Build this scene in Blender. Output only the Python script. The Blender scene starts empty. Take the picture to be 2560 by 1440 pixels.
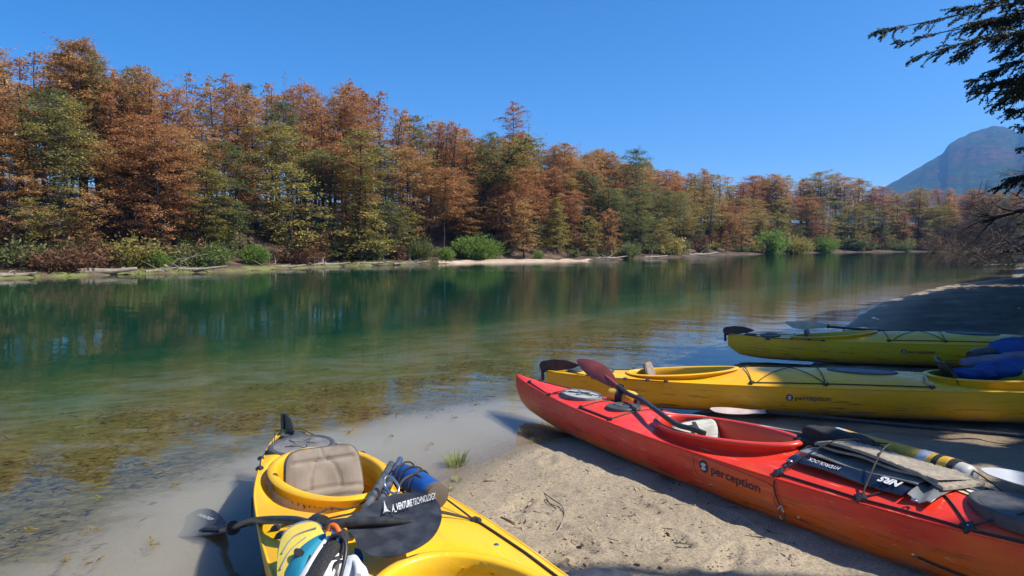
import bpy, bmesh, math, random
import numpy as np
from mathutils import Vector, Matrix

# ------------------------------------------------------------------ camera, sky, sun, exposure
scene = bpy.context.scene
C = scene.collection
CAM_H, FPX = 1.5, 1750.0
PITCH = math.atan(110 / FPX)
cam_d = bpy.data.cameras.new('camera')
cam = bpy.data.objects.new('camera', cam_d)
C.objects.link(cam)
cam.location = (0, 0, CAM_H)
cam.rotation_euler = (math.pi / 2 - PITCH, 0, 0)
cam_d.sensor_width = 36.0
cam_d.lens = FPX / 2560 * 36.0
cam_d.clip_start = 0.05
cam_d.clip_end = 30000
scene.camera = cam

SUN_EL = math.radians(50)
SUN_AZ = math.atan2(0.97, -0.24)            # clockwise from +Y
SUN_DIR = Vector((math.sin(SUN_AZ) * math.cos(SUN_EL), math.cos(SUN_AZ) * math.cos(SUN_EL), math.sin(SUN_EL)))
world = bpy.data.worlds.new('World')
scene.world = world
world.use_nodes = True
wn = world.node_tree.nodes
bg = wn['Background']
sky = wn.new('ShaderNodeTexSky')
sky.sky_type = 'NISHITA'
sky.sun_disc = False
sky.sun_elevation = SUN_EL
sky.sun_rotation = SUN_AZ
sky.altitude = 3000
sky.air_density = 1.0
sky.dust_density = 10.0
sky.ozone_density = 5.0
hs = wn.new('ShaderNodeHueSaturation')
hs.inputs['Saturation'].default_value = 1.30
world.node_tree.links.new(sky.outputs[0], hs.inputs['Color'])
world.node_tree.links.new(hs.outputs[0], bg.inputs['Color'])
bg.inputs['Strength'].default_value = 0.128

sun_d = bpy.data.lights.new('sun', 'SUN')
sun_d.energy = 5.0
sun_d.angle = math.radians(0.5)
sun_d.color = (1.0, 0.94, 0.83)
sun_o = bpy.data.objects.new('sun', sun_d)
C.objects.link(sun_o)
sun_o.rotation_euler = SUN_DIR.to_track_quat('Z', 'Y').to_euler()

scene.view_settings.view_transform = 'Standard'
scene.view_settings.look = 'None'
scene.view_settings.gamma = 1.0
scene.view_settings.use_curve_mapping = False
scene.view_settings.exposure = 0.60
scene.cycles.max_bounces = 10
scene.cycles.transparent_max_bounces = 12
scene.cycles.volume_bounces = 2

# ------------------------------------------------------------------ helpers
rnd = random.Random(7)
MATW = {}                      # world matrix of every thing root


def P(px, py, z):
    """point of the place seen at pixel (px,py) of the 2560x1440 photograph, at height z"""
    a, b = (px - 1280) / FPX, (720 - py) / FPX
    c, s = math.cos(PITCH), math.sin(PITCH)
    d = Vector((a, c + b * s, -s + b * c))
    return Vector((0, 0, CAM_H)) + d * ((z - CAM_H) / d.z)


def PD(px, py, depth):
    """point seen at a pixel, at a given distance ahead"""
    a, b = (px - 1280) / FPX, (720 - py) / FPX
    c, s = math.cos(PITCH), math.sin(PITCH)
    d = Vector((a, c + b * s, -s + b * c))
    return Vector((0, 0, CAM_H)) + d * (depth / d.y)


def PP(px, py, o, n):
    """point seen at a pixel, on the plane through o with normal n"""
    a, b = (px - 1280) / FPX, (720 - py) / FPX
    c, s = math.cos(PITCH), math.sin(PITCH)
    d = Vector((a, c + b * s, -s + b * c))
    e = Vector((0, 0, CAM_H))
    return e + d * ((Vector(o) - e).dot(n) / d.dot(n))


def to_px(x, y, z):
    c, s = math.cos(PITCH), math.sin(PITCH)
    z = z - CAM_H
    fw = y * c - z * s
    up = y * s + z * c
    if fw < 0.05:
        return None
    return 1280 + FPX * x / fw, 720 - FPX * up / fw


def mat_of(o):
    return MATW.get(o.name, Matrix.Identity(4)) if o is not None else Matrix.Identity(4)


def thing(name, label, cat, loc=(0, 0, 0), group=None, mtx=None):
    o = bpy.data.objects.new(name, None)
    C.objects.link(o)
    m = mtx if mtx is not None else Matrix.Translation(Vector(loc))
    o.matrix_world = m
    o.empty_display_size = 0.1
    MATW[o.name] = m.copy()
    o['label'] = label
    o['category'] = cat
    if group:
        o['group'] = group
    return o


def tag(o, label=None, cat=None, group=None, kind=None):
    if label: o['label'] = label
    if cat: o['category'] = cat
    if group: o['group'] = group
    if kind: o['kind'] = kind
    return o


def obj(name, verts, faces, mat, parent=None, world=False, smooth=False, sharp=None):
    """one mesh object; world=True: verts are world coordinates"""
    me = bpy.data.meshes.new(name)
    if world and parent is not None:
        p = parent
        while p.parent is not None:
            p = p.parent
        inv = mat_of(p).inverted()
        verts = [inv @ Vector(v) for v in verts]
    me.from_pydata([tuple(v) for v in verts], [], faces)
    if mat is not None:
        me.materials.append(mat)
    if smooth:
        me.polygons.foreach_set('use_smooth', [True] * len(me.polygons))
    me.update()
    if sharp:
        me.set_sharp_from_angle(angle=math.radians(sharp))
    o = bpy.data.objects.new(name, me)
    C.objects.link(o)
    if parent is not None:
        o.parent = parent
    return o


def one(name, verts, faces, mat, label, cat, group=None, kind=None, smooth=False, sharp=None):
    """a thing that is one mesh, origin at its lowest middle"""
    v = np.array([tuple(p) for p in verts], dtype=float)
    o0 = np.array([(v[:, 0].min() + v[:, 0].max()) / 2, (v[:, 1].min() + v[:, 1].max()) / 2, v[:, 2].min()])
    o = obj(name, (v - o0).tolist(), faces, mat, None, False, smooth, sharp)
    o.location = o0
    return tag(o, label, cat, group, kind)


def spl(t, T, V):
    """smooth interpolation through a table"""
    T = np.asarray(T, float); V = np.asarray(V, float); t = np.clip(np.asarray(t, float), T[0], T[-1])
    d = np.diff(V) / np.diff(T)
    m = np.zeros_like(V)
    m[1:-1] = np.where(d[:-1] * d[1:] > 0, 2 * d[:-1] * d[1:] / (d[:-1] + d[1:] + 1e-12), 0)
    m[0], m[-1] = d[0], d[-1]
    i = np.clip(np.searchsorted(T, t, side='right') - 1, 0, len(T) - 2)
    hh = T[i + 1] - T[i]
    u = (t - T[i]) / hh
    return ((2*u**3 - 3*u**2 + 1) * V[i] + (u**3 - 2*u**2 + u) * hh * m[i] + (-2*u**3 + 3*u**2) * V[i+1] + (u**3 - u**2) * hh * m[i+1])


def curve_pts(pts, n=8):
    """Catmull-Rom through points"""
    p = [Vector(q) for q in pts]
    if len(p) < 3:
        return p
    out = []
    for i in range(len(p) - 1):
        a = p[max(i-1, 0)]; b = p[i]; c = p[i+1]; d = p[min(i+2, len(p)-1)]
        for k in range(n):
            t = k / n
            out.append(0.5 * ((2*b) + (c-a)*t + (2*a - 5*b + 4*c - d)*t*t + (3*b - a - 3*c + d)*t**3))
    out.append(p[-1])
    return out


def tube_into(V, F, pts, r0, r1=None, n=6, cap=True, flat=1.0):
    """append a tube along pts to vertex and face lists; r0->r1 taper or a list of radii"""
    pts = [Vector(q) for q in pts]
    m = len(pts)
    if isinstance(r0, (list, tuple)):
        rr = list(r0)
    else:
        r1 = r0 if r1 is None else r1
        rr = [r0 + (r1 - r0) * i / max(m - 1, 1) for i in range(m)]
    base = len(V)
    up = Vector((0, 0, 1))
    for i in range(m):
        d = (pts[min(i+1, m-1)] - pts[max(i-1, 0)])
        if d.length < 1e-9: d = Vector((0, 0, 1))
        d.normalize()
        if abs(d.dot(up)) > 0.97:
            up = Vector((1, 0, 0)) if abs(d.x) < 0.9 else Vector((0, 1, 0))
        a = d.cross(up).normalized()
        b = a.cross(d).normalized()
        up = b
        for k in range(n):
            t = 2 * math.pi * k / n
            V.append(pts[i] + a * (rr[i] * math.cos(t)) + b * (rr[i] * flat * math.sin(t)))
    for i in range(m - 1):
        for k in range(n):
            k2 = (k + 1) % n
            F.append((base + i*n + k, base + i*n + k2, base + (i+1)*n + k2, base + (i+1)*n + k))
    if cap:
        F.append(tuple(base + k for k in range(n))[::-1])
        F.append(tuple(base + (m-1)*n + k for k in range(n)))


def tube(name, pts, r0, mat, parent=None, r1=None, n=8, world=True, smooth_path=0, flat=1.0):
    V, F = [], []
    if smooth_path and len(pts) > 2:
        m = len(pts)
        pts = curve_pts(pts, smooth_path)
        if isinstance(r0, (list, tuple)):
            r0 = list(np.interp(np.linspace(0, m - 1, len(pts)), np.arange(m), r0))
    tube_into(V, F, pts, r0, r1, n, True, flat)
    return obj(name, V, F, mat, parent, world, True, 50)


def prism_into(V, F, poly, nrm, th):
    """flat plate: polygon (world points) thickened along nrm"""
    nrm = Vector(nrm).normalized()
    b = len(V); n = len(poly)
    V.extend([Vector(p) + nrm * th / 2 for p in poly])
    V.extend([Vector(p) - nrm * th / 2 for p in poly])
    F.append(tuple(b + i for i in range(n)))
    F.append(tuple(b + n + i for i in range(n))[::-1])
    for i in range(n):
        j = (i + 1) % n
        F.append((b + i, b + n + i, b + n + j, b + j))


def box_into(V, F, c, ax, ay, az):
    """box from centre and three half-axis vectors"""
    b = len(V)
    c, ax, ay, az = Vector(c), Vector(ax), Vector(ay), Vector(az)
    for sx in (-1, 1):
        for sy in (-1, 1):
            for sz in (-1, 1):
                V.append(c + ax*sx + ay*sy + az*sz)
    for f in ((0,1,3,2), (4,6,7,5), (0,4,5,1), (2,3,7,6), (0,2,6,4), (1,5,7,3)):
        F.append(tuple(b + i for i in f))


def blob(name, c, ax, ay, az, mat, parent, pw=2.6, nu=20, nv=12, noise=0.0, seed=0, world=True):
    """superellipsoid cushion with half-axis vectors and gentle lumps"""
    r = random.Random(seed)
    ph = [(r.uniform(2, 5), r.uniform(2, 5), r.uniform(0, 6), r.uniform(0.3, 1)) for _ in range(5)]
    V, F = [], []
    e = 2.0 / pw
    sg = lambda v, p: math.copysign(abs(v) ** p, v)
    c, ax, ay, az = Vector(c), Vector(ax), Vector(ay), Vector(az)
    for j in range(nv + 1):
        v = -math.pi/2 + math.pi * j / nv
        for i in range(nu):
            u = 2 * math.pi * i / nu
            x = sg(math.cos(v), e) * sg(math.cos(u), e)
            y = sg(math.cos(v), e) * sg(math.sin(u), e)
            z = sg(math.sin(v), e)
            k = 1 + noise * sum(w * math.sin(a*x*2 + b*y*2 + p + z*2) for a, b, p, w in ph) / 3
            V.append(c + (ax*x + ay*y + az*z) * k)
    for j in range(nv):
        for i in range(nu):
            i2 = (i + 1) % nu
            F.append((j*nu+i, j*nu+i2, (j+1)*nu+i2, (j+1)*nu+i))
    return obj(name, V, F, mat, parent, world, True)


def text_geo(txt, size=1.0, bold=0.0, shear=0.0):
    """letters as flat triangles, lower-left at the origin, height about size"""
    cu = bpy.data.curves.new('t', 'FONT')
    cu.body = txt
    cu.size = size
    cu.offset = bold
    cu.shear = shear
    cu.resolution_u = 3
    o = bpy.data.objects.new('t', cu)
    C.objects.link(o)
    dg = bpy.context.evaluated_depsgraph_get()
    me = o.evaluated_get(dg).to_mesh()
    v = np.array([tuple(q.co) for q in me.vertices])[:, :2]
    f = [tuple(p.vertices) for p in me.polygons]
    o.evaluated_get(dg).to_mesh_clear()
    bpy.data.objects.remove(o)
    bpy.data.curves.remove(cu)
    v = v - [v[:, 0].min(), 0]
    return v, f


def disc_geo(cx, cy, r, n=20):
    return np.array([(cx + r*math.cos(2*math.pi*i/n), cy + r*math.sin(2*math.pi*i/n)) for i in range(n)]), [tuple(range(n))]


# ------------------------------------------------------------------ materials
def nt(name):
    m = bpy.data.materials.new(name)
    m.use_nodes = True
    return m, m.node_tree.nodes, m.node_tree.links, m.node_tree.nodes['Principled BSDF']


def M(name, col, rough=0.5, col2=None, scale=6.0, lo=0.35, hi=0.65, bump=0.0, bscale=60.0, metal=0.0, spec=0.5, stretch=None, sheen=0.0, coat=0.0, detail=4):
    m, N, L, p = nt(name)
    p.inputs['Roughness'].default_value = rough
    p.inputs['Metallic'].default_value = metal
    p.inputs['Specular IOR Level'].default_value = spec
    p.inputs['Sheen Weight'].default_value = sheen
    p.inputs['Coat Weight'].default_value = coat
    tc = N.new('ShaderNodeTexCoord')
    mp = N.new('ShaderNodeMapping')
    L.new(tc.outputs['Object'], mp.inputs['Vector'])
    if stretch: mp.inputs['Scale'].default_value = stretch
    n = N.new('ShaderNodeTexNoise')
    n.inputs['Scale'].default_value = scale
    n.inputs['Detail'].default_value = detail
    L.new(mp.outputs[0], n.inputs['Vector'])
    r = N.new('ShaderNodeValToRGB')
    c2 = col2 if col2 else tuple(min(1, c * 0.82) for c in col)
    r.color_ramp.elements[0].position = lo
    r.color_ramp.elements[0].color = (*c2, 1)
    r.color_ramp.elements[1].position = hi
    r.color_ramp.elements[1].color = (*col, 1)
    L.new(n.outputs['Fac'], r.inputs['Fac'])
    L.new(r.outputs[0], p.inputs['Base Color'])
    if bump:
        n2 = N.new('ShaderNodeTexNoise')
        n2.inputs['Scale'].default_value = bscale
        n2.inputs['Detail'].default_value = 3
        L.new(mp.outputs[0], n2.inputs['Vector'])
        b = N.new('ShaderNodeBump')
        b.inputs['Strength'].default_value = bump
        b.inputs['Distance'].default_value = 0.02
        L.new(n2.outputs['Fac'], b.inputs['Height'])
        L.new(b.outputs[0], p.inputs['Normal'])
    return m


def math_node(N, L, op, a, b=None):
    n = N.new('ShaderNodeMath'); n.operation = op
    for i, v in enumerate((a, b)):
        if v is None: continue
        if hasattr(v, 'is_linked'): L.new(v, n.inputs[i])
        else: n.inputs[i].default_value = v
    return n.outputs[0]


def mix_col(N, L, fac, a, b):
    n = N.new('ShaderNodeMix'); n.data_type = 'RGBA'
    if hasattr(fac, 'is_linked'): L.new(fac, n.inputs[0])
    else: n.inputs[0].default_value = fac
    for i, v in ((6, a), (7, b)):
        if hasattr(v, 'is_linked'): L.new(v, n.inputs[i])
        else: n.inputs[i].default_value = (*v, 1)
    return n.outputs[2]


def ramp(N, L, src, stops):
    r = N.new('ShaderNodeValToRGB')
    e = r.color_ramp.elements
    while len(e) > 1: e.remove(e[-1])
    e[0].position = stops[0][0]; e[0].color = (*stops[0][1], 1)
    for p, c in stops[1:]:
        q = e.new(p); q.color = (*c, 1)
    L.new(src, r.inputs['Fac'])
    return r.outputs[0]


def noise(N, L, scale, detail=4, vec=None, stretch=None, rough=0.55):
    n = N.new('ShaderNodeTexNoise')
    n.inputs['Scale'].default_value = scale
    n.inputs['Detail'].default_value = detail
    n.inputs['Roughness'].default_value = rough
    if vec is None:
        vec = N.new('ShaderNodeTexCoord').outputs['Object']
    if stretch:
        mp = N.new('ShaderNodeMapping'); mp.inputs['Scale'].default_value = stretch
        L.new(vec, mp.inputs['Vector']); vec = mp.outputs[0]
    L.new(vec, n.inputs['Vector'])
    return n.outputs['Fac']


def kayak_plastic(name, top, low, zmid, zr, rough=0.33, blotch=3.2):
    """moulded plastic: colour runs from top to low with blotches, with scuffs along the hull and fine scratches"""
    m, N, L, p = nt(name)
    tc = N.new('ShaderNodeTexCoord').outputs['Object']
    sx = N.new('ShaderNodeSeparateXYZ'); L.new(tc, sx.inputs[0])
    n1 = noise(N, L, 2.2, 3, tc, (0.6, 1, 1.6))
    h = math_node(N, L, 'ADD', math_node(N, L, 'MULTIPLY', math_node(N, L, 'SUBTRACT', sx.outputs[2], zmid), 1 / zr),
                  math_node(N, L, 'MULTIPLY', math_node(N, L, 'SUBTRACT', n1, 0.5), blotch))
    base = ramp(N, L, h, [(0.0, low), (1.0, top)])
    sc = noise(N, L, 6, 6, tc, (0.5, 2, 7), 0.72)
    scm = ramp(N, L, sc, [(0.55, (0, 0, 0)), (0.63, (1, 1, 1))])
    side = ramp(N, L, sx.outputs[2], [(0.10, (1, 1, 1)), (0.33, (0.12, 0.12, 0.12))])
    f = math_node(N, L, 'MULTIPLY', scm, math_node(N, L, 'MULTIPLY', side, 0.80))
    c = mix_col(N, L, f, base, (0.10, 0.06, 0.035))
    dust = ramp(N, L, noise(N, L, 5, 5, tc), [(0.5, (0, 0, 0)), (0.75, (0.13, 0.13, 0.13))])
    c = mix_col(N, L, dust, c, (0.42, 0.33, 0.22))
    keel = ramp(N, L, math_node(N, L, 'ADD', sx.outputs[2], math_node(N, L, 'MULTIPLY', math_node(N, L, 'SUBTRACT', noise(N, L, 7, 6, tc), 0.5), 0.16)), [(0.02, (0.75,) * 3), (0.09, (0, 0, 0))])
    c = mix_col(N, L, keel, c, (0.30, 0.22, 0.15))
    thin = ramp(N, L, noise(N, L, 20, 3, tc, (0.25, 6, 6), 0.6), [(0.66, (0, 0, 0)), (0.70, (0.45,) * 3)])
    c = mix_col(N, L, thin, c, (0.85, 0.70, 0.42))
    L.new(c, p.inputs['Base Color'])
    rr = ramp(N, L, noise(N, L, 14, 5, tc, (0.5, 2, 2)), [(0.3, (rough - 0.08,) * 3), (0.7, (rough + 0.22,) * 3)])
    L.new(rr, p.inputs['Roughness'])
    b = N.new('ShaderNodeBump'); b.inputs['Strength'].default_value = 0.12; b.inputs['Distance'].default_value = 0.01
    L.new(noise(N, L, 26, 4, tc), b.inputs['Height']); L.new(b.outputs[0], p.inputs['Normal'])
    return m


def foliage(name, stops, trans=0.35, rough=0.6, vary=0.25):
    """leaf colour from the leaf's own tint, shifted per plant"""
    m, N, L, p = nt(name)
    at = N.new('ShaderNodeAttribute'); at.attribute_name = 'tint'
    oi = N.new('ShaderNodeObjectInfo')
    t = math_node(N, L, 'ADD', at.outputs['Fac'], math_node(N, L, 'MULTIPLY', math_node(N, L, 'SUBTRACT', oi.outputs['Random'], 0.5), vary))
    c = ramp(N, L, t, stops)
    L.new(c, p.inputs['Base Color'])
    p.inputs['Roughness'].default_value = rough
    p.inputs['Specular IOR Level'].default_value = 0.25
    tr = N.new('ShaderNodeBsdfTranslucent'); L.new(c, tr.inputs['Color'])
    mx = N.new('ShaderNodeMixShader'); mx.inputs[0].default_value = trans
    L.new(p.outputs[0], mx.inputs[1]); L.new(tr.outputs[0], mx.inputs[2])
    L.new(mx.outputs[0], N['Material Output'].inputs['Surface'])
    return m


MT = {}
MT['yellow'] = kayak_plastic('yellow_plastic', (0.84, 0.48, 0.008), (0.76, 0.38, 0.008), 0.16, 0.25)
MT['yellow_in'] = M('yellow_plastic_inner', (0.66, 0.35, 0.012), 0.45)
MT['red'] = kayak_plastic('red_plastic', (0.78, 0.040, 0.018), (0.80, 0.155, 0.014), 0.10, 0.12, blotch=4.5)
MT['red_rim'] = M('red_rim_plastic', (0.70, 0.045, 0.018), 0.35, (0.60, 0.05, 0.02))
MT['black'] = M('black_plastic', (0.016, 0.016, 0.018), 0.42, (0.035, 0.033, 0.033), 12)
MT['rubber'] = M('grey_rubber', (0.17, 0.17, 0.165), 0.6, (0.10, 0.10, 0.10), 14, bump=0.2, bscale=80)
MT['dark_rubber'] = M('dark_rubber', (0.045, 0.047, 0.05), 0.5, (0.08, 0.08, 0.08), 18, bump=0.2, bscale=90)
MT['pale_rubber'] = M('pale_worn_rubber', (0.42, 0.42, 0.41), 0.55, (0.30, 0.30, 0.30), 20)
MT['cord'] = M('black_cord', (0.022, 0.020, 0.018), 0.7, (0.05, 0.04, 0.035), 60)
MT['steel'] = M('steel', (0.62, 0.62, 0.64), 0.28, metal=1.0)
MT['taupe'] = M('taupe_fabric', (0.27, 0.22, 0.175), 0.9, (0.19, 0.155, 0.12), 9, bump=0.15, bscale=300, sheen=0.3)
MT['taupe_dark'] = M('dark_taupe_edge', (0.11, 0.09, 0.075), 0.85)
MT['grey_fabric'] = M('pale_grey_fabric', (0.46, 0.47, 0.42), 0.85, (0.36, 0.37, 0.34), 12)
MT['carbon'] = M('black_shaft', (0.020, 0.020, 0.022), 0.32, (0.045, 0.043, 0.04), 30)
MT['shaft_grey'] = M('grey_shaft', (0.105, 0.112, 0.122), 0.35, (0.035, 0.037, 0.04), 25)
MT['blade_black'] = M('black_blade', (0.022, 0.024, 0.030), 0.38, (0.06, 0.065, 0.075), 16, 0.3, 0.62, stretch=(1, 1, 2.5), detail=8)
MT['blade_red'] = M('maroon_blade', (0.24, 0.055, 0.045), 0.4, (0.17, 0.045, 0.04), 10)
MT['blade_pale'] = M('pale_blade', (0.56, 0.58, 0.60), 0.45, (0.46, 0.48, 0.5), 10)
MT['blade_pink'] = M('pinkish_blade', (0.58, 0.47, 0.45), 0.5, (0.45, 0.36, 0.34), 12)
MT['blade_tan'] = M('tan_blade', (0.50, 0.42, 0.28), 0.5, (0.40, 0.33, 0.22), 12)
MT['print_white'] = M('white_print', (0.72, 0.72, 0.72), 0.5, (0.45, 0.45, 0.45), 90)
MT['print_navy'] = M('navy_print', (0.022, 0.028, 0.055), 0.5)
MT['print_pale'] = M('pale_print', (0.62, 0.60, 0.62), 0.5)
MT['blue_bag'] = M('blue_vinyl', (0.016, 0.085, 0.32), 0.38, (0.012, 0.06, 0.24), 10, bump=0.25, bscale=30)
MT['vest_yellow'] = M('vest_yellow', (0.78, 0.60, 0.10), 0.75, (0.70, 0.52, 0.08), 10, bump=0.15, bscale=250)
MT['vest_teal'] = M('vest_teal', (0.012, 0.24, 0.33), 0.75, (0.010, 0.18, 0.26), 10, bump=0.15, bscale=250)
MT['vest_white'] = M('vest_white', (0.74, 0.73, 0.72), 0.7, (0.62, 0.61, 0.6))
MT['vest_grey'] = M('vest_grey', (0.25, 0.25, 0.24), 0.8)
MT['web'] = M('black_webbing', (0.035, 0.034, 0.034), 0.85, (0.02, 0.02, 0.02), 120, bump=0.4, bscale=200)
MT['orange'] = M('orange_plastic', (0.75, 0.13, 0.012), 0.4)
MT['sheet'] = M('pale_waterproof_sheet', (0.55, 0.60, 0.68), 0.35, (0.45, 0.5, 0.58))
MT['mat'] = M('woven_mat', (0.33, 0.285, 0.22), 0.9, (0.24, 0.20, 0.155), 25, bump=0.2, bscale=160)
MT['mat_dark'] = M('mat_underside', (0.05, 0.045, 0.04), 0.9)
MT['case_clear'] = M('clear_map_case', (0.13, 0.14, 0.13), 0.12, (0.24, 0.24, 0.22), 9, spec=0.8)
MT['case_navy'] = M('navy_map_case', (0.012, 0.016, 0.035), 0.25, spec=0.7)
MT['tube_yellow'] = M('yellow_foam', (0.76, 0.42, 0.045), 0.7, (0.6, 0.31, 0.03), 8, bump=0.5, bscale=18)
MT['reflect'] = M('silver_band', (0.52, 0.53, 0.53), 0.4, (0.40, 0.41, 0.41), 40)
MT['white_plastic'] = M('cloudy_plastic', (0.50, 0.48, 0.42), 0.4, (0.38, 0.36, 0.31))
MT['jacket'] = M('blue_jacket', (0.010, 0.060, 0.26), 0.6, (0.008, 0.04, 0.18), 8, bump=0.3, bscale=25)
MT['jacket_in'] = M('mauve_lining', (0.22, 0.19, 0.24), 0.8, (0.15, 0.13, 0.18))
MT['sticker'] = M('white_sticker', (0.62, 0.60, 0.62), 0.5, (0.5, 0.48, 0.5), 30)
MT['gold'] = M('gold_sticker', (0.50, 0.34, 0.10), 0.5, (0.55, 0.5, 0.4), 40)
MT['wood_pale'] = M('driftwood', (0.30, 0.255, 0.205), 0.9, (0.14, 0.115, 0.09), 3, bump=0.5, bscale=12, stretch=(1, 1, 4))
MT['wood_grey'] = M('grey_dead_wood', (0.20, 0.175, 0.15), 0.9, (0.10, 0.085, 0.07), 4, bump=0.5, bscale=12)
MT['bark'] = M('scorched_bark', (0.055, 0.042, 0.034), 0.95, (0.022, 0.018, 0.016), 2.5, bump=0.6, bscale=10, stretch=(1, 1, 0.3))
MT['bark_grey'] = M('grey_bark', (0.11, 0.09, 0.075), 0.95, (0.04, 0.033, 0.028), 2.5, bump=0.6, bscale=10, stretch=(1, 1, 0.3))
MT['twig'] = M('dry_twig', (0.20, 0.135, 0.09), 0.9, (0.09, 0.06, 0.042), 20)
MT['rust'] = foliage('rust_foliage', [(0.0, (0.180, 0.079, 0.037)), (0.35, (0.383, 0.171, 0.074)), (0.7, (0.517, 0.256, 0.107)), (0.9, (0.570, 0.355, 0.152)), (1.0, (0.406, 0.313, 0.106))], 0.38)
MT['ochre'] = foliage('ochre_foliage', [(0.0, (0.204, 0.105, 0.043)), (0.35, (0.421, 0.223, 0.085)), (0.7, (0.521, 0.312, 0.115)), (0.9, (0.466, 0.338, 0.118)), (1.0, (0.347, 0.298, 0.092))], 0.38)
MT['olive'] = foliage('olive_foliage', [(0.0, (0.142, 0.126, 0.039)), (0.35, (0.284, 0.252, 0.068)), (0.7, (0.412, 0.343, 0.091)), (0.9, (0.525, 0.364, 0.117)), (1.0, (0.568, 0.308, 0.117))], 0.38)
MT['green'] = foliage('green_foliage', [(0.0, (0.071, 0.091, 0.034)), (0.5, (0.163, 0.189, 0.065)), (1.0, (0.298, 0.280, 0.098))], 0.36)
MT['willow'] = foliage('willow_foliage', [(0.0, (0.07, 0.13, 0.02)), (0.5, (0.17, 0.27, 0.05)), (1.0, (0.30, 0.40, 0.10))], 0.45)
MT['brownbush'] = foliage('scorched_bush_foliage', [(0.0, (0.07, 0.035, 0.02)), (0.5, (0.19, 0.095, 0.05)), (1.0, (0.34, 0.18, 0.09))])
MT['cypress'] = foliage('dark_cypress_foliage', [(0.0, (0.012, 0.018, 0.010)), (0.6, (0.035, 0.045, 0.020)), (1.0, (0.12, 0.12, 0.05))], 0.12)
MT['grass'] = foliage('shore_grass', [(0.0, (0.10, 0.14, 0.02)), (0.5, (0.22, 0.28, 0.04)), (1.0, (0.45, 0.42, 0.16))], 0.4)
MT['weed'] = foliage('river_weed', [(0.0, (0.055, 0.038, 0.010)), (0.5, (0.15, 0.10, 0.022)), (1.0, (0.27, 0.20, 0.05))], 0.3)
# ------------------------------------------------------------------ land form
NEAR = np.array([(-3.5, -14), (-2.0, -3), (-1.05, 1.0), (-0.78, 2.6), (-0.50, 4.3), (0.05, 5.1), (0.62, 5.5), (1.5, 6.0), (2.5, 6.9), (3.6, 8.4), (4.7, 10.4), (6.5, 13.4), (10.0, 18.6), (15, 24.6),
                 (22.5, 31.5), (31, 43), (38, 53), (48, 61), (64, 66), (100, 68), (230, 50)], float)
FAR = np.array([(-120, -80), (-62, -20), (-40, 8), (-22.0, 30.2), (-18.8, 34.8), (-15.5, 37.8), (-12.4, 45.3), (-8, 50.5), (-2.5, 55.9), (5.6, 61), (16.3, 74.6), (29, 94), (46, 114), (62, 127), (84, 136), (112, 138), (150, 130), (250, 100)], float)


def side_dist(x, y, poly):
    """signed distance to a shoreline: positive on its right-hand side (looking along it)"""
    best = np.full(x.shape, 1e18); sg = np.ones(x.shape)
    for a, b in zip(poly[:-1], poly[1:]):
        d = b - a
        t = np.clip(((x - a[0]) * d[0] + (y - a[1]) * d[1]) / (d @ d), 0, 1)
        qx, qy = x - a[0] - t * d[0], y - a[1] - t * d[1]
        dd = qx * qx + qy * qy
        cr = -(d[0] * (y - a[1]) - d[1] * (x - a[0]))
        m = dd < best - 1e-12
        best = np.where(m, dd, best); sg = np.where(m, np.sign(cr), sg)
    return np.sqrt(best) * sg


_rg = np.random.default_rng(3)
WAVES = [(_rg.uniform(0, 6.28), _rg.uniform(0, 6.28), _rg.uniform(0, 6.28)) for _ in range(60)]


def fbm(x, y, f0, n=4, off=0):
    """cheap smooth noise, about -1..1"""
    z = np.zeros_like(x); a = 1.0; tot = 0
    for i in range(n):
        for k in range(3):
            p, q, w = WAVES[(off * 7 + i * 3 + k) % 60]
            ang = p + k * 2.1
            fx, fy = math.cos(ang), math.sin(ang)
            s = x * fx + y * fy
            t = -x * fy + y * fx
            z += a * np.sin(s * f0 + q + 1.3 * np.sin(t * f0 * 0.7 + w)) / 3
        tot += a; a *= 0.5; f0 *= 2.03
    return z / tot * 1.4


_rf = np.random.default_rng(31)
STEPS = []
for _k in range(34):
    _px, _py = _rf.uniform(1120, 1900), _rf.uniform(1130, 1470)
    _q = P(_px, _py, 0.06)
    STEPS.append((_q.x, _q.y, _rf.uniform(0, 3.14), _rf.uniform(0.6, 1.15)))


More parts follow.
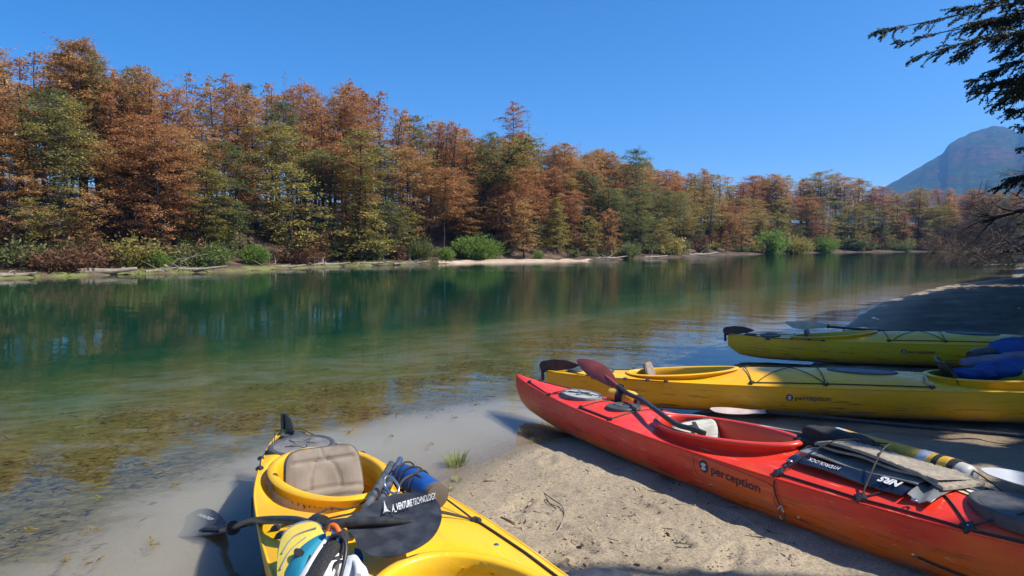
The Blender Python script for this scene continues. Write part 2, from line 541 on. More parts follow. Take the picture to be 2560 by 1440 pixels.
def land(x, y):
    """height of the ground and zone masks"""
    x = np.asarray(x, float); y = np.asarray(y, float)
    dn = side_dist(x, y, NEAR)                # >0 on the near beach
    df = -side_dist(x, y, FAR)                # >0 on the far bank
    dn = dn + 0.12 * fbm(x, y, 2.2, 3, 1) * np.clip(np.abs(dn) / 0.3 + 0.4, 0, 1)
    df = df + 0.5 * fbm(x, y, 0.5, 3, 2)
    # near beach
    zb = spl(dn, [0, 0.5, 1.5, 4, 9, 20, 60], [0.0, 0.035, 0.085, 0.16, 0.5, 1.6, 3.0])
    bump = 0.007 * fbm(x, y, 5.0, 4, 3) + 0.006 * fbm(x, y, 17, 3, 4)
    zb = zb + bump * np.clip(dn / 0.3, 0, 1) * np.where(np.hypot(x, y) < 14, 1.5, 5.0)
    if x.size > 4:
        for (fx, fy, fa, fs) in STEPS:            # footprints
            u = (x - fx) * math.cos(fa) + (y - fy) * math.sin(fa); v = -(x - fx) * math.sin(fa) + (y - fy) * math.cos(fa)
            e2 = (u / 0.125) ** 2 + (v / 0.050) ** 2
            zb = zb + fs * np.clip(dn / 0.3, 0, 1) * (-0.014 * np.exp(-e2 ** 1.5) + 0.005 * np.exp(-((np.sqrt(e2) - 1.35) / 0.35) ** 2))
    # river bed
    d = np.minimum(-dn, 1e9)
    dm = -dn + np.clip((-dn - 1.5) / 4, 0, 1) * (1.6 * fbm(x, y, 0.32, 3, 9) + 0.5 * fbm(x, y, 1.1, 2, 8))
    zn = -spl(dm, [0, 0.4, 1.2, 2.5, 4.5, 8, 12, 18, 30], [0.0, 0.025, 0.06, 0.12, 0.24, 0.50, 0.95, 1.7, 2.4])
    zf = -spl(-df, [0, 1, 3, 6, 12, 30], [0.0, 0.25, 0.8, 1.4, 2.2, 2.8])
    zbed = np.maximum(zn, zf) + 0.02 * fbm(x, y, 2.4, 4, 5) * np.clip(-dn / 1.5, 0, 1)
    # far hillside
    ridge = 4.6 + 0.8 * fbm(x, y, 0.06, 2, 6)
    zh = spl(df, [0, 0.6, 2.5, 5, 10, 17, 30, 60, 200], [0.0, 0.16, 0.32, 1.1, 3.0, 4.7, 6.6, 7.2, 6.0]) * (ridge / 4.6)
    zh = zh + np.clip((df - 3) / 4, 0, 1) * 0.35 * fbm(x, y, 0.8, 4, 7)
    z = np.where(dn > 0, zb, np.where(df > 0, zh, zbed))
    return z, dn, df


def ground_z(x, y):
    return float(land(np.array([x]), np.array([y]))[0][0])


# ground sheet: rings round the camera, fine in front
rr = np.concatenate([np.geomspace(0.6, 2.15, 26), np.geomspace(2.2, 9, 440), np.geomspace(9.05, 14, 60), np.geomspace(14.15, 260, 220), np.geomspace(275, 9000, 26)])
th = np.concatenate([np.linspace(-180, -44, 40, endpoint=False), np.linspace(-44, 44, 400), np.linspace(44, 180, 40)[1:-1]]) * math.pi / 180
R_, T_ = np.meshgrid(rr, th, indexing='ij')
gx = R_ * np.sin(T_); gy = R_ * np.cos(T_)
gz, gdn, gdf = land(gx, gy)
nr, ntq = gx.shape
ii = np.arange(nr * ntq).reshape(nr, ntq)
a_ = ii[:-1]; b_ = ii[1:]
quads = np.stack([a_, np.roll(a_, -1, 1), np.roll(b_, -1, 1), b_], -1).reshape(-1, 4)
me = bpy.data.meshes.new('ground')
vv = np.stack([gx, gy, gz], -1).reshape(-1, 3)
me.vertices.add(len(vv) + 1)
me.vertices.foreach_set('co', np.concatenate([vv, [[0, 0, ground_z(0, 0)]]]).ravel())
fan = np.stack([ii[0], np.full(ntq, len(vv)), np.roll(ii[0], -1)], -1)
me.loops.add(quads.size + fan.size)
me.loops.foreach_set('vertex_index', np.concatenate([quads.ravel(), fan.ravel()]).astype(np.int32))
me.polygons.add(len(quads) + len(fan))
me.polygons.foreach_set('loop_start', np.concatenate([np.arange(len(quads)) * 4, quads.size + np.arange(len(fan)) * 3]).astype(np.int32))
me.polygons.foreach_set('use_smooth', [True] * (len(quads) + len(fan)))
me.update(calc_edges=True)
zone = me.color_attributes.new('zone', 'FLOAT_COLOR', 'POINT')
zc = np.zeros((len(vv) + 1, 4), np.float32); zc[:, 3] = 1
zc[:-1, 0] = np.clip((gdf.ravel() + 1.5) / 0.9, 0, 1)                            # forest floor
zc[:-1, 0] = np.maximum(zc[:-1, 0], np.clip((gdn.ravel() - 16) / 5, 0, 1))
zc[:-1, 0] = np.maximum(zc[:-1, 0], 0.8 * np.clip((gx.ravel() - 2.0) / 2.5, 0, 1) * np.clip((gdn.ravel() - 0.25) / 0.8, 0, 1))  # right beach: dark soil colour, painted in to deepen the tree shade too
w0 = -gdn.ravel()
wm = np.clip((w0 - 1.1) / 0.8, 0, 1) * (1 - 0.35 * np.exp(-((w0 - 6.3) / 1.6) ** 2))
zc[:-1, 1] = wm                                                                 # weed belt on the bed
zc[:-1, 2] = np.clip(1 - (gdn.ravel() - 0.06) / 0.22, 0, 1)                      # wet sand
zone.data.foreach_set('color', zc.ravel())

m, N, L, p = nt('ground_material')
at = N.new('ShaderNodeAttribute'); at.attribute_name = 'zone'
sp = N.new('ShaderNodeSeparateColor'); L.new(at.outputs['Color'], sp.inputs[0])
tc = N.new('ShaderNodeTexCoord').outputs['Object']
big = noise(N, L, 1.3, 5, tc)
fine = noise(N, L, 70, 4, tc, None, 0.7)
grit = noise(N, L, 150, 3, tc, None, 0.75)
sand = ramp(N, L, big, [(0.3, (0.28, 0.225, 0.15)), (0.55, (0.365, 0.298, 0.203)), (0.75, (0.42, 0.345, 0.238))])
sand = mix_col(N, L, ramp(N, L, fine, [(0.36, (0.65,) * 3), (0.56, (0, 0, 0))]), sand, (0.15, 0.115, 0.085))
sand = mix_col(N, L, ramp(N, L, grit, [(0.60, (0, 0, 0)), (0.70, (0.5,) * 3)]), sand, (0.56, 0.50, 0.42))
speck = N.new('ShaderNodeTexVoronoi'); speck.inputs['Scale'].default_value = 26; L.new(tc, speck.inputs['Vector'])
spm = ramp(N, L, speck.outputs['Distance'], [(0.10, (1, 1, 1)), (0.16, (0, 0, 0))])
patch = ramp(N, L, noise(N, L, 2.6, 4, tc), [(0.48, (0, 0, 0)), (0.60, (1, 1, 1))])
sand = mix_col(N, L, math_node(N, L, 'MULTIPLY', math_node(N, L, 'MULTIPLY', spm, patch), 0.7), sand, (0.085, 0.060, 0.042))
wet = math_node(N, L, 'MULTIPLY', sp.outputs[2], 1.0)
sand = mix_col(N, L, math_node(N, L, 'MULTIPLY', wet, 0.78), sand, (0.165, 0.135, 0.095))
bedn = noise(N, L, 1.6, 6, tc, (1, 1.8, 1), 0.65)
weedc = ramp(N, L, noise(N, L, 11, 6, tc, (0.6, 1.6, 1), 0.7), [(0.3, (0.055, 0.043, 0.013)), (0.5, (0.13, 0.10, 0.028)), (0.7, (0.23, 0.18, 0.055))])
wmask = ramp(N, L, math_node(N, L, 'ADD', bedn, math_node(N, L, 'MULTIPLY', math_node(N, L, 'SUBTRACT', sp.outputs[1], 1.0), 0.42)), [(0.30, (0, 0, 0)), (0.46, (1, 1, 1))])
sand = mix_col(N, L, wmask, sand, weedc)
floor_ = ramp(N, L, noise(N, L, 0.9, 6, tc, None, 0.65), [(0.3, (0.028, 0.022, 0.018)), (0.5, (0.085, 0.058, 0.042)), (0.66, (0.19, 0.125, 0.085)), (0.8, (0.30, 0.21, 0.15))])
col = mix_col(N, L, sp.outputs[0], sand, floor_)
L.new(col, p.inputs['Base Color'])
L.new(ramp(N, L, wet, [(0.0, (0.95,) * 3), (1.0, (0.55,) * 3)]), p.inputs['Roughness'])
p.inputs['Specular IOR Level'].default_value = 0.3
bsum = math_node(N, L, 'ADD', math_node(N, L, 'MULTIPLY', fine, 0.5), math_node(N, L, 'ADD', math_node(N, L, 'MULTIPLY', grit, 0.25), math_node(N, L, 'MULTIPLY', noise(N, L, 22, 5, tc), 1.3)))
bp = N.new('ShaderNodeBump'); bp.inputs['Strength'].default_value = 0.55; bp.inputs['Distance'].default_value = 0.02
L.new(bsum, bp.inputs['Height']); L.new(bp.outputs[0], p.inputs['Normal'])
me.materials.append(m)
g = bpy.data.objects.new('ground', me)
C.objects.link(g)
tag(g, kind='structure')

# ------------------------------------------------------------------ river water: a closed body of water
V, F = [], []
box_into(V, F, (40, 55, -4.0), (185, 0, 0), (0, 155, 0), (0, 0, 4.0))
wat = obj('river_water', V, F, None)
bm = bmesh.new(); bm.from_mesh(wat.data); bmesh.ops.recalc_face_normals(bm, faces=bm.faces); bm.to_mesh(wat.data); bm.free()
m, N, L, p = nt('water'); N.remove(p)
tc = N.new('ShaderNodeTexCoord').outputs['Object']
mpn = N.new('ShaderNodeMapping'); mpn.inputs['Rotation'].default_value = (0, 0, 0.5); L.new(tc, mpn.inputs['Vector'])
w1 = noise(N, L, 1.1, 3, mpn.outputs[0], (0.6, 1.5, 1))
w2 = noise(N, L, 6.5, 2, mpn.outputs[0], (0.7, 1.3, 1))
calm = ramp(N, L, noise(N, L, 0.12, 2, tc), [(0.35, (0.35,) * 3), (0.65, (1, 1, 1))])
hgt = math_node(N, L, 'MULTIPLY', math_node(N, L, 'ADD', math_node(N, L, 'MULTIPLY', w1, 1.0), math_node(N, L, 'MULTIPLY', w2, 0.16)), calm)
bp = N.new('ShaderNodeBump'); bp.inputs['Strength'].default_value = 1.0; bp.inputs['Distance'].default_value = 0.012
L.new(hgt, bp.inputs['Height'])
fr = N.new('ShaderNodeFresnel'); fr.inputs['IOR'].default_value = 1.33; L.new(bp.outputs[0], fr.inputs['Normal'])
gl = N.new('ShaderNodeBsdfGlossy'); gl.inputs['Roughness'].default_value = 0.03; L.new(bp.outputs[0], gl.inputs['Normal'])
tr = N.new('ShaderNodeBsdfTransparent')
mx = N.new('ShaderNodeMixShader'); L.new(fr.outputs[0], mx.inputs[0]); L.new(tr.outputs[0], mx.inputs[1]); L.new(gl.outputs[0], mx.inputs[2])
L.new(mx.outputs[0], N['Material Output'].inputs['Surface'])
va = N.new('ShaderNodeVolumeAbsorption'); va.inputs['Color'].default_value = (0.0, 0.72, 0.67, 1); va.inputs['Density'].default_value = 0.30
vs_ = N.new('ShaderNodeVolumeScatter'); vs_.inputs['Color'].default_value = (0.10, 0.75, 0.72, 1); vs_.inputs['Density'].default_value = 0.013
ad = N.new('ShaderNodeAddShader'); L.new(va.outputs[0], ad.inputs[0]); L.new(vs_.outputs[0], ad.inputs[1])
L.new(ad.outputs[0], N['Material Output'].inputs['Volume'])
wat.data.materials.append(m)
tag(wat, kind='structure')

# cloudy water over the near shelf: silt stirred up between surface and bed
sxs = np.linspace(-5.2, 2.2, 110); sys_ = np.linspace(0.3, 8.6, 120)
SX, SY = np.meshgrid(sxs, sys_, indexing='ij')
sz0, sdn, _d = land(SX, SY)
lim = 1.55 + 0.55 * fbm(SX, SY, 1.1, 3, 4)
thk = np.clip(np.minimum(-sz0 + 0.02, 0.13) * np.clip((lim + sdn) / 0.9, 0, 1), 0, 1)
thk[0, :] = thk[-1, :] = 0; thk[:, 0] = thk[:, -1] = 0
thk = np.where(thk > 0.003, thk, 0)
V, F = [], []
idt, idb = {}, {}
for i in range(len(sxs)):
    for j in range(len(sys_)):
        if thk[max(i-1, 0):i+2, max(j-1, 0):j+2].max() > 0:
            idt[i, j] = len(V); V.append((SX[i, j], SY[i, j], -0.003))
            if thk[i, j] > 0:
                idb[i, j] = len(V); V.append((SX[i, j], SY[i, j], -0.003 - thk[i, j]))
            else:
                idb[i, j] = idt[i, j]
for i in range(len(sxs) - 1):
    for j in range(len(sys_) - 1):
        q = [(i, j), (i+1, j), (i+1, j+1), (i, j+1)]
        if all(k in idt for k in q) and max(thk[k] for k in q) > 0:
            F.append(tuple(idt[k] for k in q))
            bq = []
            for k in q[::-1]:
                if idb[k] not in bq: bq.append(idb[k])
            if len(bq) > 2: F.append(tuple(bq))
slt = obj('silty_water', V, F, None)
m, N, L, p = nt('silt'); N.remove(p)
pv = N.new('ShaderNodeVolumePrincipled')
pv.inputs['Color'].default_value = (0.80, 0.77, 0.68, 1)
pv.inputs['Density'].default_value = 5.0
pv.inputs['Anisotropy'].default_value = 0.0
L.new(pv.outputs[0], N['Material Output'].inputs['Volume'])
slt.data.materials.append(m)
tag(slt, kind='stuff')

# pale sand bar and grassy edge of the far bank
def shore_strip(name, i0, i1, w0, w1, z, mat, kind, seed):
    """low strip of ground along the far shoreline, from offset w0 to w1"""
    r = np.random.default_rng(seed)
    V, F = [], []
    ts = np.linspace(i0, i1, 90)
    for j, t in enumerate(ts):
        k = min(int(t), len(FAR) - 2); u = t - k
        a, b = FAR[k], FAR[k + 1]
        q = a + (b - a) * u
        d = (b - a) / np.linalg.norm(b - a)
        n = np.array([-d[1], d[0]])
        e = math.sin(math.pi * j / 89) ** 0.5
        lo = w0 * e + 0.15 * math.sin(t * 31 + seed) ; hi = lo + (w1 - w0) * e + 0.2 * math.sin(t * 17)
        for s in range(6):
            o = lo + (hi - lo) * s / 5
            pt = q + n * o
            g0 = max(ground_z(pt[0], pt[1]), 0.0)
            zz = -0.05 if s == 0 else g0 + z * (math.sin(math.pi * s / 5) if s < 5 else -0.5)
            V.append((pt[0], pt[1], zz))
    for j in range(89):
        for s in range(5):
            F.append((j*6+s, j*6+s+1, (j+1)*6+s+1, (j+1)*6+s))
    return tag(obj(name, V, F, mat, None, False, True), kind=kind)


shore_strip('sand_bar', 7.45, 9.15, -0.6, 1.3, 0.06, M('pale_bar_sand', (0.46, 0.36, 0.27), 0.95, (0.34, 0.26, 0.19), 1.5, bump=0.4, bscale=8), 'structure', 1)
shore_strip('grassy_bank', 2.6, 7.3, -0.2, 0.75, 0.10, M('mossy_turf', (0.13, 0.145, 0.035), 0.95, (0.10, 0.075, 0.04), 0.8, 0.42, 0.58, bump=0.8, bscale=7), 'structure', 2)

# ------------------------------------------------------------------ mountain
SIL = [(1900, 600), (2050, 560), (2180, 478), (2210, 463), (2250, 441), (2300, 410), (2345, 384), (2360, 364), (2390, 344), (2430, 328), (2480, 317), (2505, 320), (2525, 332), (2545, 316), (2580, 298), (2640, 270), (2720, 262), (2800, 290), (2900, 380), (3000, 480), (3080, 600)]
MD = 2400.0
sx_ = np.array([(q[0] - 1280) / FPX for q in SIL]); sz_ = np.array([CAM_H + (610 - q[1]) / FPX * MD for q in SIL])
na, nd = 210, 90
ang = np.linspace(sx_[0], sx_[-1], na)
top = spl(ang, sx_, sz_) * (1 + 0.005 * np.sin(ang * 160) * np.sin(ang * 57) + 0.003 * np.sin(ang * 410))
dd = np.linspace(-1, 1, nd)
MX, MV = np.meshgrid(ang, dd, indexing='ij')
depth = MD + np.where(MV < 0, MV * 1200, MV * 500)
prof = np.where(MV < 0, (1 - np.abs(MV) ** 1.25), 1 - MV ** 2)
wx, wy = MX * depth, depth
rz = top[:, None] * prof
rz = rz + prof * (1 - np.exp(-(MV * 3) ** 2)) * (34 * fbm(wx, wy, 0.010, 5, 1) + 55 * np.abs(fbm(wx * 1.6, wy * 0.6, 0.006, 4, 5)) - 25) - 4
ids = np.arange(na * nd).reshape(na, nd)
mq = np.stack([ids[:-1, :-1], ids[1:, :-1], ids[1:, 1:], ids[:-1, 1:]], -1).reshape(-1, 4)
m, N, L, p = nt('mountain_forest')
tc = N.new('ShaderNodeTexCoord').outputs['Object']
zone_n = noise(N, L, 0.0042, 5, tc, (1, 0.6, 2.2), 0.6)
tex = noise(N, L, 0.045, 6, tc, None, 0.8)
gcol = ramp(N, L, tex, [(0.35, (0.008, 0.017, 0.007)), (0.55, (0.047, 0.066, 0.019)), (0.7, (0.121, 0.127, 0.050))])
rcol = ramp(N, L, tex, [(0.35, (0.028, 0.017, 0.012)), (0.55, (0.110, 0.061, 0.030)), (0.7, (0.187, 0.110, 0.061))])
dcol = ramp(N, L, tex, [(0.35, (0.007, 0.007, 0.009)), (0.55, (0.033, 0.030, 0.030)), (0.7, (0.094, 0.077, 0.066))])
c1 = mix_col(N, L, ramp(N, L, zone_n, [(0.40, (0, 0, 0)), (0.44, (1, 1, 1))]), dcol, rcol)
c1 = mix_col(N, L, ramp(N, L, zone_n, [(0.47, (0, 0, 0)), (0.51, (1, 1, 1))]), c1, gcol)
L.new(c1, p.inputs['Base Color']); p.inputs['Roughness'].default_value = 1.0; p.inputs['Specular IOR Level'].default_value = 0.0
bp = N.new('ShaderNodeBump'); bp.inputs['Strength'].default_value = 1.0; bp.inputs['Distance'].default_value = 14
L.new(tex, bp.inputs['Height']); L.new(bp.outputs[0], p.inputs['Normal'])
mo = obj('mountain', np.stack([wx, wy, rz], -1).reshape(-1, 3).tolist(), mq.tolist(), m, None, False, True)
tag(mo, kind='structure')

# air between here and the mountain
V, F = [], []
box_into(V, F, (1150, 1330, 236), (1900, 0, 0), (0, 1630, 0), (0, 0, 246))
hz = obj('haze', V, F, None)
bm = bmesh.new(); bm.from_mesh(hz.data); bmesh.ops.recalc_face_normals(bm, faces=bm.faces); bm.to_mesh(hz.data); bm.free()
m, N, L, p = nt('air'); N.remove(p)
pv = N.new('ShaderNodeVolumePrincipled')
pv.inputs['Color'].default_value = (0.2, 0.5, 1.0, 1)
pv.inputs['Density'].default_value = 0.00019
pv.inputs['Anisotropy'].default_value = 0.2
L.new(pv.outputs[0], N['Material Output'].inputs['Volume'])
hz.data.materials.append(m)
tag(hz, kind='stuff')
# ------------------------------------------------------------------ kayaks
class Kayak:
    """local frame: x from the stern to the bow, y to the left of travel, z up from the keel"""
    def __init__(s, name, label, L, B, stern, heading, z0, rise, mat, rim, tabs, cockpits, roll=0.0, deckp=2.0, rimscale=1.0):
        s.rimscale = rimscale
        s.L, s.B, s.tabs, s.cockpits, s.mat, s.rim, s.p = L, B, tabs, cockpits, mat, rim, deckp
        hd = math.atan2(heading[1], heading[0])
        s.m = Matrix.Translation((stern[0], stern[1], z0)) @ Matrix.Rotation(hd, 4, 'Z') @ Matrix.Rotation(-math.atan2(rise, L), 4, 'Y') @ Matrix.Rotation(roll, 4, 'X')
        s.root = thing(name, label, 'kayak', mtx=s.m)

    def hb(s, x): return spl(np.asarray(x) / s.L, *s.tabs['b']) * s.B / 2
    def g(s, x): return spl(np.asarray(x) / s.L, *s.tabs['g'])
    def k(s, x): return spl(np.asarray(x) / s.L, *s.tabs['k'])
    def c(s, x): return spl(np.asarray(x) / s.L, *s.tabs['c'])

    def deck_z(s, x, v):
        x = np.asarray(x, float); v = np.asarray(v, float)
        z = s.g(x) + (s.c(x) - s.g(x)) * (1 - np.abs(v) ** s.p)
        y = v * s.hb(x)
        for (cx, a, w, up, moat) in s.cockpits:
            e = np.sqrt(((x - cx) / a) ** 2 + (y / w) ** 2)
            z = z - moat * np.exp(-((e - 1.13) / 0.13) ** 2) * np.clip((1.02 - np.abs(v)) / 0.12, 0, 1)
        return z

    def D(s, x, y, off=0.0):
        """point on the deck at length x, offset y"""
        h = float(s.hb(x)); v = max(-1, min(1, y / max(h, 1e-4)))
        return Vector((x, y, float(s.deck_z(x, v)) + off))

    def H(s, x, a, off=0.0):
        """point on the hull side: a in -1..1, |a|=1 at the gunwale; off outwards"""
        h, g, k = float(s.hb(x)), float(s.g(x)), float(s.k(x))
        def q(t):
            t = max(-1, min(1, t))
            f = abs(t)
            yy = h * (1 - (1 - f) ** 2.3) ** 0.62
            zz = k + (g - k) * (f ** 1.75 * 0.93 + 0.07 * f)
            return Vector((0, math.copysign(yy, t), zz))
        p_ = q(a)
        d = q(a + 0.02) - q(a - 0.02)
        n = Vector((0, d.z, -d.y)).normalized() if d.length > 1e-9 else Vector((0, 1, 0))
        return Vector((x, p_.y, p_.z)) + n * off

    def W(s, v):
        return s.m @ Vector(v)

    def build(s):
        ns, nu = 190, 44
        xs = np.concatenate([np.linspace(0, 0.06, 6)[:-1], np.linspace(0.06, s.L - 0.06, ns - 10), np.linspace(s.L - 0.06, s.L, 6)[1:]])
        ns = len(xs)
        # hull
        na = 26
        V, F = [], []
        for x in xs:
            for j in range(na + 1):
                V.append(s.H(x, -1 + 2 * j / na))
        for i in range(ns - 1):
            for j in range(na):
                q = i * (na + 1) + j
                F.append((q, q + 1, q + na + 2, q + na + 1))
        for e in (0, ns - 1):
            F.append(tuple(e * (na + 1) + j for j in range(na + 1))[::(1 if e else -1)])
        hull = obj('hull', V, F, s.mat, s.root, False, True, 40)
        # deck with cockpit openings
        vs = np.linspace(-1, 1, nu + 1)
        V, F = [], []
        X, VV = np.meshgrid(xs, vs, indexing='ij')
        Y = VV * s.hb(X) * 1.004
        Z = s.deck_z(X, VV)
        V = np.stack([X, Y, Z], -1).reshape(-1, 3).tolist()
        for i in range(ns - 1):
            for j in range(nu):
                q = i * (nu + 1) + j
                mx_, my_ = (xs[i] + xs[i+1]) / 2, (Y[i, j] + Y[i+1, j+1]) / 2
                if any(((mx_ - cx) / (a * 1.01)) ** 2 + (my_ / (w * 1.01)) ** 2 < 1 for (cx, a, w, up, mo) in s.cockpits):
                    continue
                F.append((q, q + nu + 1, q + nu + 2, q + 1))
        s.deck = obj('deck', V, F, s.mat, s.root, False, True, 45)
        # gunwale seam
        for sd in (-1, 1):
            V, F = [], []
            tube_into(V, F, [Vector((x, sd * float(s.hb(x)), float(s.g(x)))) for x in xs[2:-2:3]], 0.006, n=5)
            obj('seam', V, F, s.mat, hull, False, True)
        # coamings
        for (cx, a, w, up, mo) in s.cockpits:
            rs = s.rimscale
            prof = [(-0.012, -0.085), (-0.010, -0.03), (-0.010, 0.020), (-0.004, 0.030), (0.008, 0.034), (0.028, 0.030), (0.036, 0.021), (0.034, 0.012), (0.020, 0.010), (0.014, 0.002), (0.012, -0.060)]
            V, F = [], []
            n = 72
            for i in range(n):
                t = 2 * math.pi * i / n
                ex, ey = math.cos(t), math.sin(t)
                ww = w * (1 - 0.10 * ex)
                bx, by = cx + a * ex, ww * ey
                nx_, ny_ = ex / a, ey / ww
                l = math.hypot(nx_, ny_); nx_, ny_ = nx_ / l, ny_ / l
                v = by / float(s.hb(bx))
                # the rim rides a smooth line from the aft deck up to the fore deck
                f = (ex + 1) / 2
                zr = (1 - f) * (float(s.c(cx - a)) ) + f * (float(s.c(cx + a))) + up * f ** 2 - 0.012 * abs(ey)
                zd = float(s.deck_z(bx, v))
                for (o, z) in prof:
                    zz = zr + z if z > -0.05 else min(zr, zd) + z
                    V.append((bx + nx_ * o, by + ny_ * o, zz if z < 0 else zr + z * rs))
            k = len(prof)
            for i in range(n):
                i2 = (i + 1) % n
                for j in range(k - 1):
                    F.append((i*k + j, i2*k + j, i2*k + j + 1, i*k + j + 1))
            obj('coaming', V, F, s.rim, s.root, False, True, 60)
        return s

    def cord(s, pts, name='bungee_cord', r=0.004, off=0.006, n=6, mat=None):
        """cord over the deck through (x,y) or (x,y,extra height) points"""
        q = []
        for i in range(len(pts) - 1):
            a, b = pts[i], pts[i + 1]
            za, zb = (a[2] if len(a) > 2 else 0), (b[2] if len(b) > 2 else 0)
            for k in range(n):
                t = k / n
                x, y = a[0] + (b[0]-a[0])*t, a[1] + (b[1]-a[1])*t
                lift = (za + (zb - za) * t)
                q.append(s.D(x, y, off + lift))
        a = pts[-1]
        q.append(s.D(a[0], a[1], off + (a[2] if len(a) > 2 else 0)))
        return tube(name, q, r, mat or MT['cord'], s.root, world=False, n=6)

    def fitting(s, x, y, size=0.026, name='deck_fitting'):
        """star-shaped cord guide"""
        c0 = s.D(x, y, 0.0)
        dz = (s.D(x, y + 0.01) - s.D(x, y - 0.01)).normalized()
        dx = (s.D(x + 0.01, y) - s.D(x - 0.01, y)).normalized()
        up = dx.cross(dz).normalized()
        V, F = [], []
        n = 16
        rings = [(1.0, 0.0), (1.0, 0.010), (0.75, 0.018), (0.35, 0.020), (0.30, 0.014)]
        for (rf, z) in rings:
            for i in range(n):
                t = 2 * math.pi * i / n
                r = size * rf * (1.0 + 0.28 * math.cos(4 * t) * rf)
                V.append(c0 + dx * (r * math.cos(t)) + dz * (r * math.sin(t)) + up * z)
        for q in range(len(rings) - 1):
            for i in range(n):
                i2 = (i + 1) % n
                F.append((q*n+i, q*n+i2, (q+1)*n+i2, (q+1)*n+i))
        F.append(tuple((len(rings)-1)*n + i for i in range(n)))
        o = obj(name, V, F, MT['black'], s.root, False, True, 35)
        V, F = [], []
        tube_into(V, F, [c0 + up * 0.012, c0 + up * 0.019], 0.0055, n=8)
        obj('screw', V, F, MT['steel'], o, False, True, 40)
        return o

    def bolt(s, x, a=None, y=None, r=0.009):
        if a is not None:
            c0 = s.H(x, a); up = (s.H(x, a, 0.01) - c0).normalized()
        else:
            c0 = s.D(x, y); up = Vector((0, 0, 1))
        V, F = [], []
        tube_into(V, F, [c0 - up * 0.002, c0 + up * 0.003, c0 + up * 0.006], [r, r, r * 0.55], n=10)
        return obj('bolt', V, F, MT['steel'], s.root, False, True, 40)

    def hatch(s, x, ax, ay, lid, rim, lift=0.012, name='hatch_cover', emblem=None):
        """domed rubber lid with a raised lip and, optionally, a moulded star"""
        n = 40
        V, F = [], []
        z0 = max(float(s.D(x + ax*0.8*cx, ay*0.8*cy).z) for cx, cy in ((1,0),(-1,0),(0,1),(0,-1),(0,0))) - 0.012
        sl = (float(s.D(x + ax, 0).z) - float(s.D(x - ax, 0).z)) / (2 * ax)
        rings = [(1.0, -0.03), (1.0, 0.010), (0.985, 0.020), (0.955, 0.025), (0.90, 0.024), (0.84, 0.018), (0.80, 0.018), (0.5, 0.021), (0.2, 0.023)]
        for (f, z) in rings:
            for i in range(n):
                t = 2 * math.pi * i / n
                V.append((x + ax * f * math.cos(t), ay * f * math.sin(t), z0 + lift + z + sl * ax * f * math.cos(t)))
        for q in range(len(rings) - 1):
            for i in range(n):
                i2 = (i + 1) % n
                F.append((q*n+i, q*n+i2, (q+1)*n+i2, (q+1)*n+i))
        F.append(tuple((len(rings)-1)*n + i for i in range(n)))
        o = obj(name, V, F, rim, s.root, False, True, 50)
        V, F = [], []
        for (f, z) in [(0.83, 0.0195), (0.5, 0.0225), (0.2, 0.0245)]:
            for i in range(n):
                t = 2 * math.pi * i / n
                V.append((x + ax * f * math.cos(t), ay * f * math.sin(t), z0 + lift + z + sl * ax * f * math.cos(t)))
        for q in range(2):
            for i in range(n):
                i2 = (i + 1) % n
                F.append((q*n+i, q*n+i2, (q+1)*n+i2, (q+1)*n+i))
        F.append(tuple(2*n + i for i in range(n)))
        obj('lid_panel', V, F, lid, o, False, True)
        if emblem:
            V, F = [], []
            zt = z0 + lift + 0.026
            star = [(0.55, 0.1), (0.15, 0.12), (0.1, 0.5), (-0.08, 0.15), (-0.5, 0.35), (-0.22, 0.0), (-0.55, -0.3), (-0.05, -0.15), (0.1, -0.5), (0.18, -0.12), (0.55, 0.1)]
            tube_into(V, F, [(x + ax*p_, ay*q_, zt + sl*ax*p_) for p_, q_ in star], 0.0035, n=5)
            obj('emblem', V, F, emblem, o, False, True)
        return o

    def rudder(s, up=0.10):
        z = float(s.g(0.02)) + 0.01
        V, F = [], []
        # pivot housing at the stern
        tube_into(V, F, [(-0.035, 0, z - 0.10), (-0.035, 0, z - 0.02), (-0.035, 0, z + 0.03)], 0.016, n=10)
        tube_into(V, F, [(-0.01, -0.014, z + 0.04), (-0.01, 0.014, z + 0.04)], 0.052, n=18)
        o = obj('rudder', V, F, MT['black'], s.root, False, True, 40)
        V, F = [], []
        out = [(-0.03, 0.005), (0.05, 0.0), (0.16, 0.002), (0.27, 0.022), (0.335, 0.05), (0.30, 0.068), (0.20, 0.098), (0.08, 0.105), (0.0, 0.092), (-0.05, 0.06)]
        prism_into(V, F, [Vector((q[0], 0, z + q[1])) for q in out], (0, 1, 0), 0.010)
        obj('rudder_blade', V, F, MT['black'], o, False, False)
        V, F = [], []
        tube_into(V, F, [(-0.03, 0.02, z - 0.02), (0.12, 0.08, z + 0.01), (0.35, 0.12, float(s.D(0.35, 0.1).z) + 0.01)], 0.003, n=5)
        tube_into(V, F, [(-0.03, -0.02, z - 0.02), (0.12, -0.08, z + 0.01), (0.35, -0.12, float(s.D(0.35, 0.1).z) + 0.01)], 0.003, n=5)
        obj('rudder_line', V, F, MT['cord'], o, False, True)

    def seat(s, xb, w, hgt, lean, mat, edge, zb=0.10, seams=True, yoff=0.0):
        """padded backrest (grooved) and seat pan; faces the bow"""
        n, m_ = 36, 44
        V, F = [], []
        up = Vector((-math.sin(lean), 0, math.cos(lean)))
        fwd = Vector((math.cos(lean), 0, math.sin(lean)))
        o0 = Vector((xb, yoff, zb))
        def width(t):
            return w / 2 * (0.90 + 0.16 * math.sin(min(t * 1.25, 1) * math.pi * 0.72)) * (1 if t < 0.78 else math.sqrt(max(0.0, 1 - ((t - 0.78) / 0.22) ** 2.6)) * 0.42 + 0.58)
